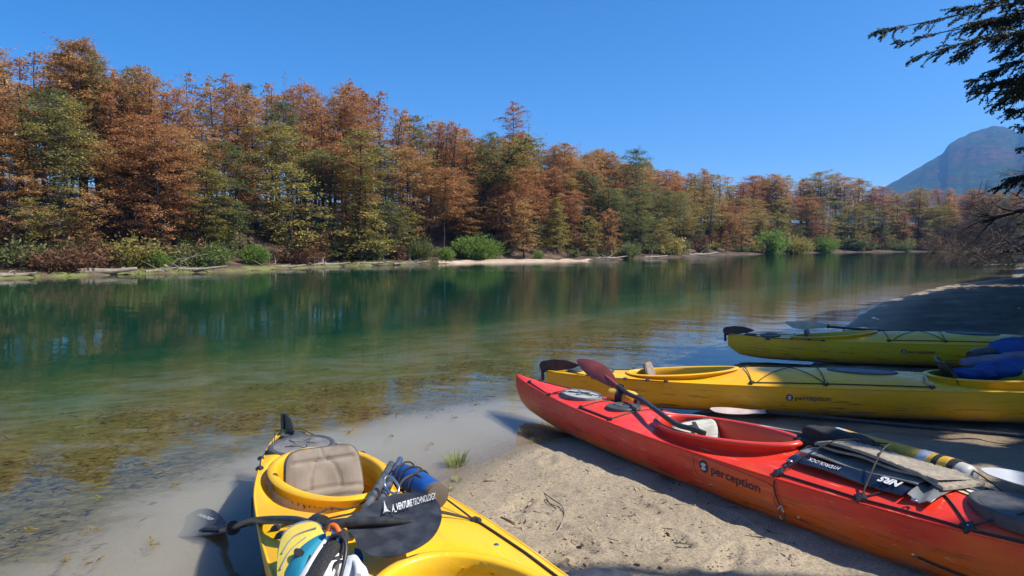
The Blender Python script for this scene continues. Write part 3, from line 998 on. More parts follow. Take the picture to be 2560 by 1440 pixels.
        def groove(u, t):
            d = 0.0
            for lv in (0.16, 0.30, 0.44):
                d += math.exp(-((t - lv - 0.015 * math.cos(u * 2)) / 0.014) ** 2)
            # arched panel
            if t > 0.555:
                d += math.exp(-((abs(u) - 0.40 * math.sqrt(max(0, 1 - ((t - 0.56) / 0.34) ** 2))) / 0.032) ** 2)
            d += math.exp(-((t - 0.56 + 0.03 * u * u) / 0.014) ** 2)
            edge_ = max(abs(u), (t - 0.02) / 0.98 if t > 0.5 else 0)
            d += math.exp(-((edge_ - 0.86) / 0.018) ** 2) * 1.2
            return d * (1 if seams else 0.2)
        for j in range(m_ + 1):
            t = j / m_
            for i in range(n + 1):
                u = -1 + 2 * i / n
                y = u * width(t)
                r = max(abs(u), (t - 0.5) * 2 if t > 0.5 else 0)
                bul = 0.030 * (1 - r ** 6) - 0.013 * groove(u, t) + 0.022 * (u * u) - 0.02 * abs(t - 0.5)
                V.append(o0 + up * (t * hgt) + Vector((0, y, 0)) + fwd * bul)
        fn = (n + 1) * (m_ + 1)
        for j in range(m_):
            for i in range(n):
                q = j * (n + 1) + i
                F.append((q, q + 1, q + n + 2, q + n + 1))
        back = obj('seat_back', V, F, mat, s.root, False, True)
        # shell behind it
        V2, F2 = [], []
        for j in range(m_ + 1):
            for i in range(n + 1):
                q = V[j * (n + 1) + i]
                u = -1 + 2 * i / n
                V2.append(o0 + up * (j / m_ * hgt * 1.015) + Vector((0, (q.y - yoff) * 1.05 + 0, 0)) + fwd * (-0.020 + 0.022 * u * u - 0.012 * (1 - u * u)))
        ring = [i for i in range(n + 1)] + [(j * (n + 1) + n) for j in range(1, m_ + 1)] + [m_ * (n + 1) + i for i in range(n - 1, -1, -1)] + [j * (n + 1) for j in range(m_ - 1, 0, -1)]
        k = len(V2)
        for q in ring:
            V2.append(V[q] * 1.0 - fwd * 0.004)
        for j in range(m_):
            for i in range(n):
                q = j * (n + 1) + i
                F2.append((q, q + n + 1, q + n + 2, q + 1))
        for a in range(len(ring)):
            b = (a + 1) % len(ring)
            F2.append((ring[a], ring[b], k + b, k + a))
        obj('seat_shell', V2, F2, edge, s.root, False, True, 60)
        blob('seat_pan', (xb + 0.22, yoff, zb - 0.035), (0.23, 0, 0), (0, w * 0.46, 0), (0, 0, 0.045), mat, s.root, 3.0, 20, 10, world=False)
        return back

    def side_text(s, txt, x0, a0, height, mat, sd=-1, off=0.0025, bold=0.0, shear=0.0, parent=None, squash=1.0, name='lettering', length=None, geo=None, tilt=0.0):
        """flat print laid on the hull side; a0 = position up the side of the baseline"""
        v, f = geo if geo is not None else text_geo(txt, 1.0, bold, shear)
        w = v[:, 0].max() - v[:, 0].min()
        sc = height if length is None else length / w
        V = []
        dzda = (s.H(x0, sd * (a0 + 0.05)) - s.H(x0, sd * (a0 - 0.05))).length / 0.10
        for q in v:
            x = x0 + q[0] * sc
            V.append(s.H(x, sd * (a0 + (q[1] * (height if length is None else sc * squash) + tilt * q[0] * sc) / dzda), off))
        if sd > 0:
            f = [t[::-1] for t in f]
        return obj(name, V, f, mat, parent or s.root, False, False)

    def logo(s, x0, a0, length, mat, light, sd=-1, off=0.003, tilt=0.0):
        """round mark and the word after it"""
        h = length * 0.13
        dec = s.side_text('', x0, a0, 1, mat, sd, off, geo=disc_geo(h * 0.62, h * 0.40, h * 0.62, 24), name='logo_disc', tilt=tilt)
        bars = [((-0.30, -0.35), (-0.10, 0.35)), ((0.10, -0.35), (0.30, 0.35)), ((-0.42, 0.10), (0.42, 0.34)), ((-0.42, -0.34), (0.42, -0.12)), ((-0.06, -0.4), (0.06, 0.4))]
        for (b0, b1) in bars:
            q = np.array([(h*0.62 + b0[0]*h, h*0.40 + b0[1]*h), (h*0.62 + b1[0]*h*0.4, h*0.40 + b0[1]*h), (h*0.62 + b1[0]*h, h*0.40 + b1[1]*h), (h*0.62 + b0[0]*h*0.4, h*0.40 + b1[1]*h)])
            s.side_text('', x0, a0, 1, light, sd, off + 0.0012, geo=(q, [(0, 1, 2, 3)]), parent=dec, name='logo_mark', tilt=tilt)
        g = text_geo('perception', 1.0, 0.012)
        v = g[0] * [1.05, 0.92]
        w = v[:, 0].max()
        sc = (length - h * 1.6) / w
        s.side_text('', x0, a0, 1, mat, sd, off, geo=(v * sc + [h * 1.6, 0], g[1]), name='lettering', tilt=tilt)
        return dec


T_TANDEM = dict(
    b=([0, 0.02, 0.05, 0.18, 0.28, 0.45, 0.55, 0.70, 0.85, 0.95, 1.0], [0.03, 0.12, 0.27, 0.67, 0.86, 0.99, 1.0, 0.90, 0.55, 0.2, 0.02]),
    g=([0, 0.1, 0.3, 0.5, 0.7, 0.9, 1], [0.315, 0.31, 0.325, 0.345, 0.345, 0.345, 0.37]),
    k=([0, 0.03, 0.10, 0.25, 0.75, 0.9, 0.97, 1], [0.17, 0.06, 0.015, 0.0, 0.0, 0.02, 0.08, 0.22]),
    c=([0, 0.08, 0.16, 0.26, 0.36, 0.45, 0.52, 0.62, 0.70, 0.85, 1], [0.325, 0.335, 0.345, 0.37, 0.45, 0.46, 0.44, 0.455, 0.47, 0.42, 0.38]))
T_SINGLE = dict(
    b=([0, 0.02, 0.05, 0.15, 0.30, 0.45, 0.55, 0.70, 0.85, 0.95, 1.0], [0.03, 0.10, 0.20, 0.50, 0.84, 0.99, 1.0, 0.90, 0.54, 0.2, 0.02]),
    g=([0, 0.08, 0.25, 0.5, 0.75, 0.9, 1], [0.325, 0.295, 0.282, 0.285, 0.30, 0.315, 0.35]),
    k=([0, 0.02, 0.06, 0.2, 0.8, 0.94, 0.98, 1], [0.20, 0.10, 0.045, 0.0, 0.0, 0.05, 0.12, 0.24]),
    c=([0, 0.08, 0.2, 0.30, 0.40, 0.52, 0.62, 0.75, 0.9, 1], [0.335, 0.318, 0.312, 0.312, 0.318, 0.345, 0.375, 0.378, 0.36, 0.36]))

T_NEAR = dict(T_TANDEM)
T_NEAR['c'] = ([0, 0.08, 0.16, 0.26, 0.36, 0.45, 0.52, 0.62, 0.70, 0.85, 1], [0.325, 0.335, 0.340, 0.350, 0.385, 0.41, 0.405, 0.41, 0.42, 0.40, 0.38])
T_LOW = dict(T_TANDEM)
T_LOW['g'] = ([0, 0.1, 0.3, 0.5, 0.7, 0.9, 1], [0.30, 0.285, 0.275, 0.278, 0.28, 0.30, 0.35])
T_LOW['c'] = ([0, 0.08, 0.16, 0.24, 0.30, 0.34, 0.45, 0.52, 0.62, 0.70, 0.85, 1], [0.31, 0.308, 0.30, 0.298, 0.335, 0.362, 0.365, 0.35, 0.335, 0.355, 0.36, 0.36])
T_FAR = dict(T_LOW)
T_FAR['g'] = (T_LOW['g'][0], [v + 0.02 for v in T_LOW['g'][1]])
T_FAR['c'] = (T_LOW['c'][0], [v + (0.03 if 0.2 < t < 0.9 else 0.01) for t, v in zip(*T_LOW['c'])])
# near yellow double kayak
y1 = Kayak('kayak', 'yellow double kayak nearest the camera with taupe seat and black paddle across it', 4.9, 0.86, P(712, 1072, 0.32), (0.47, -0.883), 0.0, 0.10,
           MT['yellow'], MT['yellow'], T_NEAR, [(1.22, 0.50, 0.238, 0.0, 0.050), (2.98, 0.50, 0.27, 0.0, 0.050)], deckp=2.6, rimscale=0.8).build()
y1.rudder()
y1.hatch(0.29, 0.075, 0.075, MT['dark_rubber'], MT['dark_rubber'], 0.004)
y1.hatch(0.545, 0.125, 0.19, MT['rubber'], MT['dark_rubber'], 0.0, emblem=MT['rubber'])
y1.seat(1.30, 0.345, 0.44, 0.30, MT['taupe'], MT['taupe_dark'], zb=0.06, yoff=-0.03)
for sd in (-1, 1):
    y1.cord([(0.20, sd*0.035), (0.36, sd*0.13), (0.62, sd*0.235), (0.80, sd*0.265)])
    y1.fitting(0.62, sd*0.235, 0.014); y1.fitting(0.82, sd*0.27, 0.016)
y1.cord([(2.16, 0.335), (2.10, 0.20, 0.02), (2.02, 0.0, 0.03), (1.93, -0.2, 0.01), (1.80, -0.33)])
y1.cord([(2.16, 0.335), (1.95, 0.30, 0.03), (1.80, 0.22, 0.03), (1.74, 0.05, 0.04), (1.90, -0.33)])
y1.cord([(2.16, 0.335), (2.05, 0.06, 0.03), (2.25, -0.36)])
y1.cord([(2.16, 0.345), (2.5, 0.375), (3.0, 0.375), (3.6, 0.30)], 'deck_line', 0.005)
y1.cord([(2.16, -0.36), (2.5, -0.375), (3.0, -0.375), (3.6, -0.30)], 'deck_line', 0.005)
for q in ((2.16, 0.34), (2.25, -0.36), (1.80, -0.345), (1.90, -0.345)): y1.fitting(q[0], q[1], 0.020)
for q in ((1.72, 0.03), (1.60, 0.34), (2.42, 0.30), (0.98, -0.32)): y1.bolt(q[0], y=q[1], r=0.010)
tube('carry_line', [y1.H(1.15, -0.93, 0.012), y1.H(1.22, -0.80, 0.02), y1.H(1.35, -0.80, 0.02), y1.H(1.45, -0.93, 0.012)], 0.004, MT['cord'], y1.root, world=False, smooth_path=5, n=6)
tube('foot_brace', [(1.42, 0.17, 0.12), (1.70, 0.17, 0.13)], 0.02, MT['taupe_dark'], y1.root, world=False)

# red single kayak
rk = Kayak('kayak', 'red and orange single kayak with map case and rolled gear on its foredeck', 5.0, 0.62, P(1293, 935, 0.335), (0.5, -0.866), 0.0, 0.07,
           MT['red'], MT['red_rim'], T_SINGLE, [(2.44, 0.50, 0.225, 0.01, 0.012)], deckp=1.9).build()
rk.hatch(0.99, 0.21, 0.135, MT['pale_rubber'], MT['rubber'], 0.004, emblem=MT['rubber'])
rk.hatch(1.50, 0.125, 0.125, MT['dark_rubber'], MT['dark_rubber'], 0.004, emblem=MT['rubber'])
rk.hatch(4.06, 0.24, 0.165, MT['dark_rubber'], MT['dark_rubber'], 0.002)
rk.seat(2.24, 0.36, 0.235, 0.25, MT['grey_fabric'], MT['rubber'], zb=0.13, seams=False)
tube('seat_strap', [rk.D(2.24, 0, 0.0) + Vector((0.04, -0.02, -0.16)), rk.D(2.24, 0, 0.0) + Vector((0.02, -0.02, -0.02)), rk.D(2.24, 0, 0.0) + Vector((-0.03, -0.02, 0.035))], 0.018, MT['web'], rk.root, world=False, flat=0.25)
tube('hip_brace', [(2.08, -0.16, 0.30), (2.02, -0.17, 0.26), (2.0, -0.17, 0.17)], 0.014, MT['rubber'], rk.root, world=False)
tube('thigh_brace', [(2.72, -0.17, 0.325), (2.82, -0.10, 0.30), (2.90, -0.05, 0.31)], 0.02, MT['red_rim'], rk.root, world=False, flat=0.4)
tube('thigh_brace', [(2.72, 0.17, 0.325), (2.82, 0.10, 0.30), (2.90, 0.05, 0.31)], 0.02, MT['red_rim'], rk.root, world=False, flat=0.4)
for a, b in (((0.30, -0.05), (0.76, -0.15)), ((0.30, 0.05), (0.76, 0.15)), ((0.76, -0.15), (0.80, 0.0, 0.004)), ((0.80, 0.0, 0.004), (0.76, 0.15)), ((1.26, -0.20), (1.25, 0.19)), ((1.66, -0.245), (1.68, 0.0, 0.01)), ((1.68, 0.0, 0.01), (1.62, 0.245)), ((1.26, -0.21), (1.66, -0.245)), ((1.26, -0.20), (1.66, -0.235))):
    rk.cord([a, b])
for q in ((0.30, -0.05), (0.30, 0.05), (0.76, -0.15), (0.76, 0.15), (1.26, -0.20), (1.25, 0.2), (1.66, -0.243), (1.62, 0.245)): rk.fitting(q[0], q[1], 0.016)
rk.cord([(3.06, -0.275), (3.5, -0.262), (3.95, -0.215), (4.5, -0.10)], 'deck_line', 0.005)
rk.cord([(3.06, 0.275), (3.5, 0.262), (3.95, 0.215), (4.5, 0.10)], 'deck_line', 0.005)
for sd in (-1, 1):
    for q in ((3.06, 0.27), (3.49, 0.255), (3.92, 0.21)): rk.fitting(q[0], sd * q[1], 0.027)
rk.cord([(3.06, -0.27), (3.02, 0.0, 0.03), (3.06, 0.27)])
rk.cord([(3.06, -0.27), (3.20, -0.05, 0.095), (3.30, 0.12, 0.11), (3.49, 0.255)])
rk.cord([(3.49, -0.255), (3.45, -0.05, 0.10), (3.40, 0.10, 0.112), (3.25, 0.18, 0.10), (3.06, 0.27)])
rk.cord([(3.49, -0.255), (3.62, -0.12, 0.01), (3.76, 0.05, 0.006), (3.92, 0.21)])
rk.cord([(3.92, -0.21), (3.72, -0.05), (3.60, 0.08, 0.02), (3.49, 0.255)])
rk.cord([(3.92, -0.21), (4.05, -0.10, 0.03), (4.12, 0.1, 0.03), (4.3, 0.13)])
for q in ((2.62, -0.62), (3.18, -0.60), (3.72, -0.62), (4.05, -0.58)): rk.bolt(q[0], a=q[1])
tube('hull_cable', [rk.H(3.74, -0.62, 0.006), rk.H(3.84, -0.585, 0.008), rk.H(3.95, -0.55, 0.006), rk.H(3.97, -0.50, 0.004)], 0.005, MT['cord'], rk.root, world=False, smooth_path=4)
# decal plate outline, mark and word
oc = [(-0.03, -0.03), (0.47, -0.03), (0.495, 0.0), (0.50, 0.035), (0.47, 0.085), (-0.01, 0.085), (-0.045, 0.06), (-0.05, 0.02)]
LX, LA = 2.55, 0.76
dz_ = (rk.H(LX, -0.85) - rk.H(LX, -0.75)).length / 0.10
tube('decal_border', [rk.H(LX + q[0], -(LA + (q[1] - 0.04 * q[0]) / dz_), 0.003) for q in curve_pts([Vector((*q, 0)) for q in oc + oc[:1]], 4)], 0.0028, M('orange_trim', (0.75, 0.22, 0.09), 0.45), rk.root, world=False, n=5)
rk.logo(LX, LA + 0.06, 0.42, MT['print_navy'], MT['print_pale'], tilt=-0.04)
# carabiner on a line down the side
c0 = rk.H(3.10, -0.72, 0.012)
tube('tether', [rk.D(3.06, -0.27, 0.01), rk.H(3.06, -0.93, 0.01), rk.H(3.09, -0.72, 0.012)], 0.0035, MT['cord'], rk.root, world=False, smooth_path=4)
tube('carabiner', [c0, c0 + Vector((0.016, -0.006, -0.02)), c0 + Vector((0.016, 0.004, -0.055)), c0 + Vector((0.0, 0.008, -0.07)), c0 + Vector((-0.014, 0.004, -0.055)), c0 + Vector((-0.012, -0.006, -0.02)), c0], 0.004, MT['steel'], rk.root, world=False, smooth_path=4)

# middle yellow double kayak
y2 = Kayak('kayak', 'yellow double kayak behind the red one, blue jackets piled in its front cockpit', 5.5, 0.74, P(1368, 925, 0.30), (0.945, -0.327), -0.01, 0.21,
           MT['yellow'], MT['yellow'], T_LOW, [(1.26, 0.46, 0.20, 0.01, 0.0), (3.72, 0.52, 0.26, 0.0, 0.02)], deckp=2.4, rimscale=0.55).build()
y3 = Kayak('kayak', 'yellow double kayak farthest along the beach, shaded, tan-bladed paddle lying along its deck', 5.5, 0.76, P(1822, 838, 0.30), (0.90, -0.435), -0.01, 0.20,
           MT['yellow'], MT['yellow'], T_FAR, [(1.26, 0.46, 0.20, 0.01, 0.0), (3.80, 0.52, 0.26, 0.0, 0.02)], deckp=2.4, rimscale=0.55).build()
for K, x0 in ((y2, 2.12), (y3, 1.98)):
    K.rudder()
    K.hatch(0.29, 0.075, 0.075, MT['dark_rubber'], MT['dark_rubber'], 0.004)
    K.hatch(0.53, 0.125, 0.17, MT['rubber'], MT['dark_rubber'], 0.0, emblem=MT['rubber'])
    K.seat(1.02, 0.30, 0.30, 0.22, MT['taupe'], MT['taupe_dark'], zb=0.10)
    K.hatch(2.72, 0.27, 0.13, MT['dark_rubber'], MT['dark_rubber'], -0.012)
    for sd in (-1, 1):
        K.cord([(0.20, sd*0.04), (0.62, sd*0.22), (0.80, sd*0.235), (1.15, sd*0.30)])
        for q in ((0.80, 0.24), (1.0, 0.275), (1.16, 0.30)): K.fitting(q[0], sd*q[1], 0.016)
        K.cord([(1.86, sd*0.31), (2.42, sd*0.325), (3.16, sd*0.325)], 'deck_line', 0.005)
        for q in ((1.86, 0.31), (2.42, 0.325), (3.16, 0.325)): K.fitting(q[0], sd*q[1], 0.020)
    K.cord([(1.86, -0.31), (1.80, 0.0, 0.01), (1.86, 0.31)])
    K.cord([(1.90, -0.31), (2.15, 0.0, 0.004), (2.42, 0.325)])
    K.cord([(2.42, -0.325), (2.15, 0.0, 0.012), (1.90, 0.31)])
    K.cord([(2.42, -0.325), (2.38, 0.0, 0.01), (2.42, 0.325)])
    K.logo(x0, 0.76, 0.33, MT['print_navy'], MT['print_pale'])
    for q in ((x0 - 0.26, -0.60), (x0 + 0.26, -0.55)): K.bolt(q[0], a=q[1])
    tube('grab_handle', [K.D(3.14, -0.30, 0.006), K.D(3.14, -0.26, 0.03), K.D(3.14, -0.20, 0.03), K.D(3.14, -0.16, 0.006)], 0.008, MT['white_plastic'], K.root, world=False, smooth_path=4)
y2.seat(3.44, 0.40, 0.36, 0.45, MT['black'], MT['black'], zb=0.14)
# ------------------------------------------------------------------ vegetation
def leaf_mesh(name, cen, dirs, nrm, size, aspect, tint):
    """many small pointed leaves as one mesh: centre, direction, normal, length, width ratio, tint per leaf"""
    n = len(cen)
    d = dirs / (np.linalg.norm(dirs, axis=1, keepdims=True) + 1e-9)
    s_ = np.cross(nrm, d); s_ = s_ / (np.linalg.norm(s_, axis=1, keepdims=True) + 1e-9)
    hl = (size / 2)[:, None]; hw = (size * aspect / 2)[:, None]
    v = np.stack([cen - d * hl, cen + s_ * hw + d * hl * 0.15, cen + d * hl, cen - s_ * hw + d * hl * 0.15], 1).reshape(-1, 3)
    me = bpy.data.meshes.new(name)
    me.vertices.add(4 * n); me.vertices.foreach_set('co', v.ravel())
    me.loops.add(4 * n); me.loops.foreach_set('vertex_index', np.arange(4 * n, dtype=np.int32))
    me.polygons.add(n); me.polygons.foreach_set('loop_start', np.arange(0, 4 * n, 4, dtype=np.int32))
    at = me.attributes.new('tint', 'FLOAT', 'POINT')
    at.data.foreach_set('value', np.repeat(tint, 4).astype(np.float32))
    me.update(calc_edges=True)
    return me


def sprays(rg, centres, outward, spread, flat, per, ls, tvar=0.16, droop=0.15, up=0.75):
    """leaves scattered round spray centres; outward: direction each spray grows"""
    m = len(centres)
    cen = np.repeat(centres, per, 0); out = np.repeat(outward, per, 0)
    sp = np.repeat(spread, per)[:, None]
    r = rg.normal(size=(m * per, 3)) * np.array([0.5, 0.5, 0.5 * flat])
    lay = np.repeat(rg.normal(size=(m, 2)), per, 0) * 0.22
    r[:, 2] += r[:, 0] * lay[:, 0] + r[:, 1] * lay[:, 1]
    pos = cen + r * sp
    pos[:, 2] -= droop * sp[:, 0] * (r[:, 0] ** 2 + r[:, 1] ** 2)
    d = out + rg.normal(size=(m * per, 3)) * np.array([0.7, 0.7, 0.35])
    nr = rg.normal(size=(m * per, 3)) * (1 - up) + np.array([0, 0, up])
    base = np.repeat(rg.normal(0.48, tvar, m), per)
    t = np.clip(base + rg.normal(0, 0.11, m * per), 0, 1)
    return pos, d, nr, ls * rg.uniform(0.55, 1.35, m * per), t


def tree_meshes(seed, H, base, R, nl, shape='cone', per=13, ls=0.26, flat=0.30, lean=0.0, r0=None, gap=0.0, bark_n=7, limb_up=0.15):
    """trunk mesh and crown mesh of one tree"""
    rg = np.random.default_rng(seed)
    r0 = r0 or 0.0105 * H + 0.02
    n = 9
    la = rg.uniform(0, 6.28)
    wob = rg.normal(0, 0.012 * H, (n, 2)); wob[0] = 0
    tz = np.linspace(0, H * 0.97, n)
    tp = np.stack([np.cumsum(wob[:, 0]) * 0.5 + lean * tz * (0.4 + 0.6 * tz / H), np.cumsum(wob[:, 1]) * 0.5, tz], 1)
    V, F = [], []
    tube_into(V, F, [tuple(q) for q in tp], [r0 * (1.25 if i == 0 else 1) * (1 - 0.86 * (i / (n - 1)) ** 0.9) for i in range(n)], n=bark_n)
    cs, os_, spd = [], [], []
    for i in range(nl):
        u = (i + rg.uniform(0, 1)) / nl
        z = base + (H * 0.97 - base) * u
        if gap and rg.uniform() < gap: continue
        az = i * 2.4 + rg.uniform(-0.5, 0.5)
        if shape == 'cone': pr = (1 - u) ** 0.75 * 0.9 + 0.16
        elif shape == 'dome': pr = math.sqrt(max(0.02, 1 - (1.7 * u - 0.75) ** 2))
        else: pr = 0.55 + 0.45 * math.sin(u * 7 + seed) * rg.uniform(0.4, 1) if u < 0.8 else (1 - u) * 2.4 + 0.25
        ln = R * pr * rg.uniform(0.6, 1.2)
        k = np.interp(z, tz, np.arange(n)); k0 = int(min(k, n - 2)); f = k - k0
        st = tp[k0] * (1 - f) + tp[k0 + 1] * f
        d = np.array([math.cos(az), math.sin(az), 0])
        rise = limb_up + rg.normal(0, 0.12) + (0.5 * u if shape == 'cone' else 0.3 * u)
        pts = [st + d * ln * t + np.array([0, 0, ln * (rise * t - 0.22 * t * t)]) + rg.normal(0, 0.03 * ln, 3) * (t > 0) for t in (0, 0.35, 0.7, 1.0)]
        tube_into(V, F, [tuple(q) for q in pts], r0 * 0.32 * (1 - 0.6 * u) * min(1, ln / R + 0.3), 0.012, n=4, cap=False)
        ns = max(2, int(round(ln / 0.34)))
        for j in range(ns):
            t = 0.30 + 0.70 * (j + rg.uniform(0.2, 1)) / ns
            q = st + d * ln * t + np.array([0, 0, ln * (rise * t - 0.22 * t * t)])
            sd = rg.normal(0, 0.30 * (0.35 + 0.5 * t), 1)[0] * ln * 0.5
            q = q + np.array([-d[1], d[0], 0]) * sd + np.array([0, 0, rg.normal(0, 0.10)])
            cs.append(q); os_.append(d + np.array([-d[1], d[0], 0]) * np.sign(sd) * 0.5 + np.array([0, 0, -0.12])); spd.append(rg.uniform(0.34, 0.72) * (0.55 + 0.3 * min(R / 2, 1.5)))
    # leader tuft
    for _ in range(5):
        cs.append(tp[-1] + rg.normal(0, 0.16, 3)); os_.append(np.array([0, 0, 1.0])); spd.append(0.3)
    a = sprays(rg, np.array(cs), np.array(os_), np.array(spd), flat, per, ls)
    cm = leaf_mesh('crown', a[0], a[1], a[2], a[3], 0.42, a[4])
    tm = bpy.data.meshes.new('trunk')
    tm.from_pydata([tuple(q) for q in V], [], F)
    tm.polygons.foreach_set('use_smooth', [True] * len(tm.polygons))
    tm.materials.append(MT['bark'])
    cm.materials.append(MT['rust'])
    return tm, cm


def bare_mesh(seed, H, R, nl, lean=0.0, r0=0.12, droop=0.0, sub=3, base=0.1):
    """leafless tree: trunk with limbs and twigs"""
    rg = np.random.default_rng(seed)
    V, F = [], []
    n = 8
    tz = np.linspace(0, H, n)
    tp = np.stack([np.cumsum(rg.normal(0, 0.02 * H, n)) * 0.6 + lean * tz, np.cumsum(rg.normal(0, 0.02 * H, n)) * 0.6, tz], 1)
    tube_into(V, F, [tuple(q) for q in tp], r0, 0.012, n=6)
    for i in range(nl):
        u = base + (1 - base) * (i + rg.uniform()) / nl
        k = u * (n - 1); k0 = int(min(k, n - 2)); st = tp[k0] + (tp[k0+1] - tp[k0]) * (k - k0)
        az = i * 2.4 + rg.uniform(-0.6, 0.6); ln = R * (1.1 - 0.75 * u) * rg.uniform(0.5, 1.2)
        d = np.array([math.cos(az), math.sin(az), 0.35 - droop])
        pts = [st]
        for q in range(4):
            d = d + rg.normal(0, 0.22, 3) + np.array([0, 0, -0.12 * droop]); pts.append(pts[-1] + d * ln / 4)
        tube_into(V, F, [tuple(q) for q in pts], r0 * 0.3 * (1 - 0.7 * u) + 0.008, 0.005, n=4, cap=False)
        for _ in range(sub):
            q0 = pts[rg.integers(1, 4)]; dd = d + rg.normal(0, 0.6, 3)
            q1 = q0 + dd * ln * 0.22; q2 = q1 + (dd + rg.normal(0, 0.4, 3)) * ln * 0.2
            tube_into(V, F, [tuple(q0), tuple(q1), tuple(q2)], 0.011, 0.004, n=3, cap=False)
    me = bpy.data.meshes.new('branches')
    me.from_pydata([tuple(q) for q in V], [], F)
    me.materials.append(MT['wood_grey'])
    return me


def bush_mesh(seed, R, H, n_st, per, ls, willow=False, aspect=0.42):
    rg = np.random.default_rng(seed)
    V, F = [], []
    cs, os_, spd = [], [], []
    for i in range(n_st):
        az = rg.uniform(0, 6.28); rr_ = R * math.sqrt(rg.uniform(0.02, 1)); hh = H * rg.uniform(0.55, 1.05) * (1 - 0.45 * (rr_ / R) ** 2)
        tip = np.array([math.cos(az) * rr_, math.sin(az) * rr_, hh]); b0 = tip * [0.25, 0.25, 0]
        mid = (b0 + tip) / 2 + np.array([0, 0, hh * 0.18])
        tube_into(V, F, [tuple(b0), tuple(mid), tuple(tip)], 0.02, 0.006, n=3, cap=False)
        for t in np.linspace(0.25, 1.0, 6 if willow else 4):
            q = b0 * (1 - t) ** 2 + 2 * mid * t * (1 - t) + tip * t * t
            cs.append(q + rg.normal(0, 0.06, 3)); dd = tip - mid
            os_.append(dd / np.linalg.norm(dd) * (1.6 if willow else 0.7) + (np.array([0.5, -0.2, 0]) if willow else 0)); spd.append(rg.uniform(0.26, 0.46) * (0.5 + 0.4 * R))
    a = sprays(rg, np.array(cs), np.array(os_), np.array(spd), 0.8 if willow else 0.55, per, ls, 0.17, 0.05, 0.4)
    z = a[0]; z[:, 2] = np.maximum(z[:, 2], 0.02)
    cm = leaf_mesh('foliage', z, a[1], a[2], a[3], 0.22 if willow else aspect, a[4])
    sm = bpy.data.meshes.new('stems'); sm.from_pydata([tuple(q) for q in V], [], F); sm.materials.append(MT['bark_grey'])
    cm.materials.append(MT['green'])
    return sm, cm


def place(name, label, cat, group, meshes, part_names, mats, loc, rz, sc, tilt=(0, 0)):
    """a plant: Empty at its foot, one child per part (shared mesh data, own material)"""
    mtx = Matrix.Translation(Vector(loc)) @ Matrix.Rotation(tilt[0], 4, 'X') @ Matrix.Rotation(tilt[1], 4, 'Y') @ Matrix.Rotation(rz, 4, 'Z') @ Matrix.Diagonal((sc[0], sc[0], sc[1], 1))
    r = thing(name, label, cat, group=group, mtx=mtx)
    for me_, pn, mt in zip(meshes, part_names, mats):
        o = bpy.data.objects.new(pn, me_)
        C.objects.link(o)
        o.parent = r
        if mt is not None:
            o.material_slots[0].link = 'OBJECT'
            o.material_slots[0].material = mt
    return r


# tree shapes: height 10 m each before scaling
TREES = [
    tree_meshes(11, 10, 1.9, 2.7, 70, 'dome', 30, 0.175, 0.26),
    tree_meshes(12, 10, 3.6, 2.3, 58, 'tier', 30, 0.175, 0.24),
    tree_meshes(13, 10, 1.6, 3.0, 72, 'dome', 29, 0.175, 0.28),
    tree_meshes(14, 10, 4.4, 2.2, 54, 'tier', 30, 0.175, 0.24, gap=0.05),
    tree_meshes(15, 10, 1.2, 3.0, 74, 'tier', 28, 0.175, 0.18),
    tree_meshes(16, 10, 4.6, 2.5, 56, 'dome', 30, 0.175, 0.26),
    tree_meshes(17, 10, 2.2, 2.3, 62, 'cone', 30, 0.175, 0.24),
    tree_meshes(18, 10, 3.0, 2.1, 46, 'tier', 21, 0.175, gap=0.2),
    tree_meshes(19, 10, 2.0, 2.9, 70, 'dome', 29, 0.175, 0.22, lean=0.12),
    tree_meshes(20, 10, 2.8, 2.6, 64, 'dome', 30, 0.175, 0.3, lean=-0.10),
]
LOW = [
    tree_meshes(21, 6, 0.7, 2.1, 40, 'tier', 22, 0.18, 0.18),
    tree_meshes(22, 6, 0.9, 1.8, 40, 'dome', 22, 0.18, 0.25),
    tree_meshes(23, 6, 0.6, 2.0, 40, 'cone', 22, 0.18, 0.2),
]
LEAN = tree_meshes(31, 9, 5.0, 2.6, 44, 'dome', 24, 0.19, 0.25, lean=0.62, r0=0.30)
BUSH = [bush_mesh(41, 1.2, 1.5, 30, 16, 0.19), bush_mesh(42, 1.5, 1.2, 34, 16, 0.18), bush_mesh(43, 1.0, 1.9, 30, 16, 0.2)]
WILLOW = [bush_mesh(51, 1.15, 1.8, 46, 16, 0.26, True), bush_mesh(52, 1.4, 1.5, 50, 16, 0.24, True)]

SKYL = np.array([(-400, 40), (-100, 60), (0, 72), (90, 105), (180, 88), (260, 125), (300, 175), (370, 172), (440, 200), (500, 168), (560, 192), (640, 205), (760, 212), (830, 238), (880, 212), (960, 230), (1040, 290), (1100, 292), (1180, 325), (1240, 350), (1290, 305), (1340, 375), (1390, 352), (1440, 390),
                 (1480, 368), (1560, 398), (1600, 385), (1650, 425), (1720, 432), (1790, 420), (1830, 465), (1880, 430), (1960, 440), (2060, 430), (2150, 445), (2230, 468), (2330, 470), (2450, 472), (2600, 478), (2900, 470)], float)


def bank_point(t):
    k = min(int(t), len(FAR) - 2); u = t - k
    a, b = FAR[k], FAR[k+1]
    d = (b - a) / np.linalg.norm(b - a)
    return a + (b - a) * u, np.array([-d[1], d[0]])


seg = np.linalg.norm(np.diff(FAR, axis=0), axis=1)
cum = np.concatenate([[0], np.cumsum(seg)])


def bank_at(s):
    k = int(np.clip(np.searchsorted(cum, s) - 1, 0, len(seg) - 1))
    return bank_point(k + (s - cum[k]) / seg[k])


KN = {'rust': 'rusty scorched', 'ochre': 'orange scorched', 'olive': 'olive green', 'green': 'dark green'}


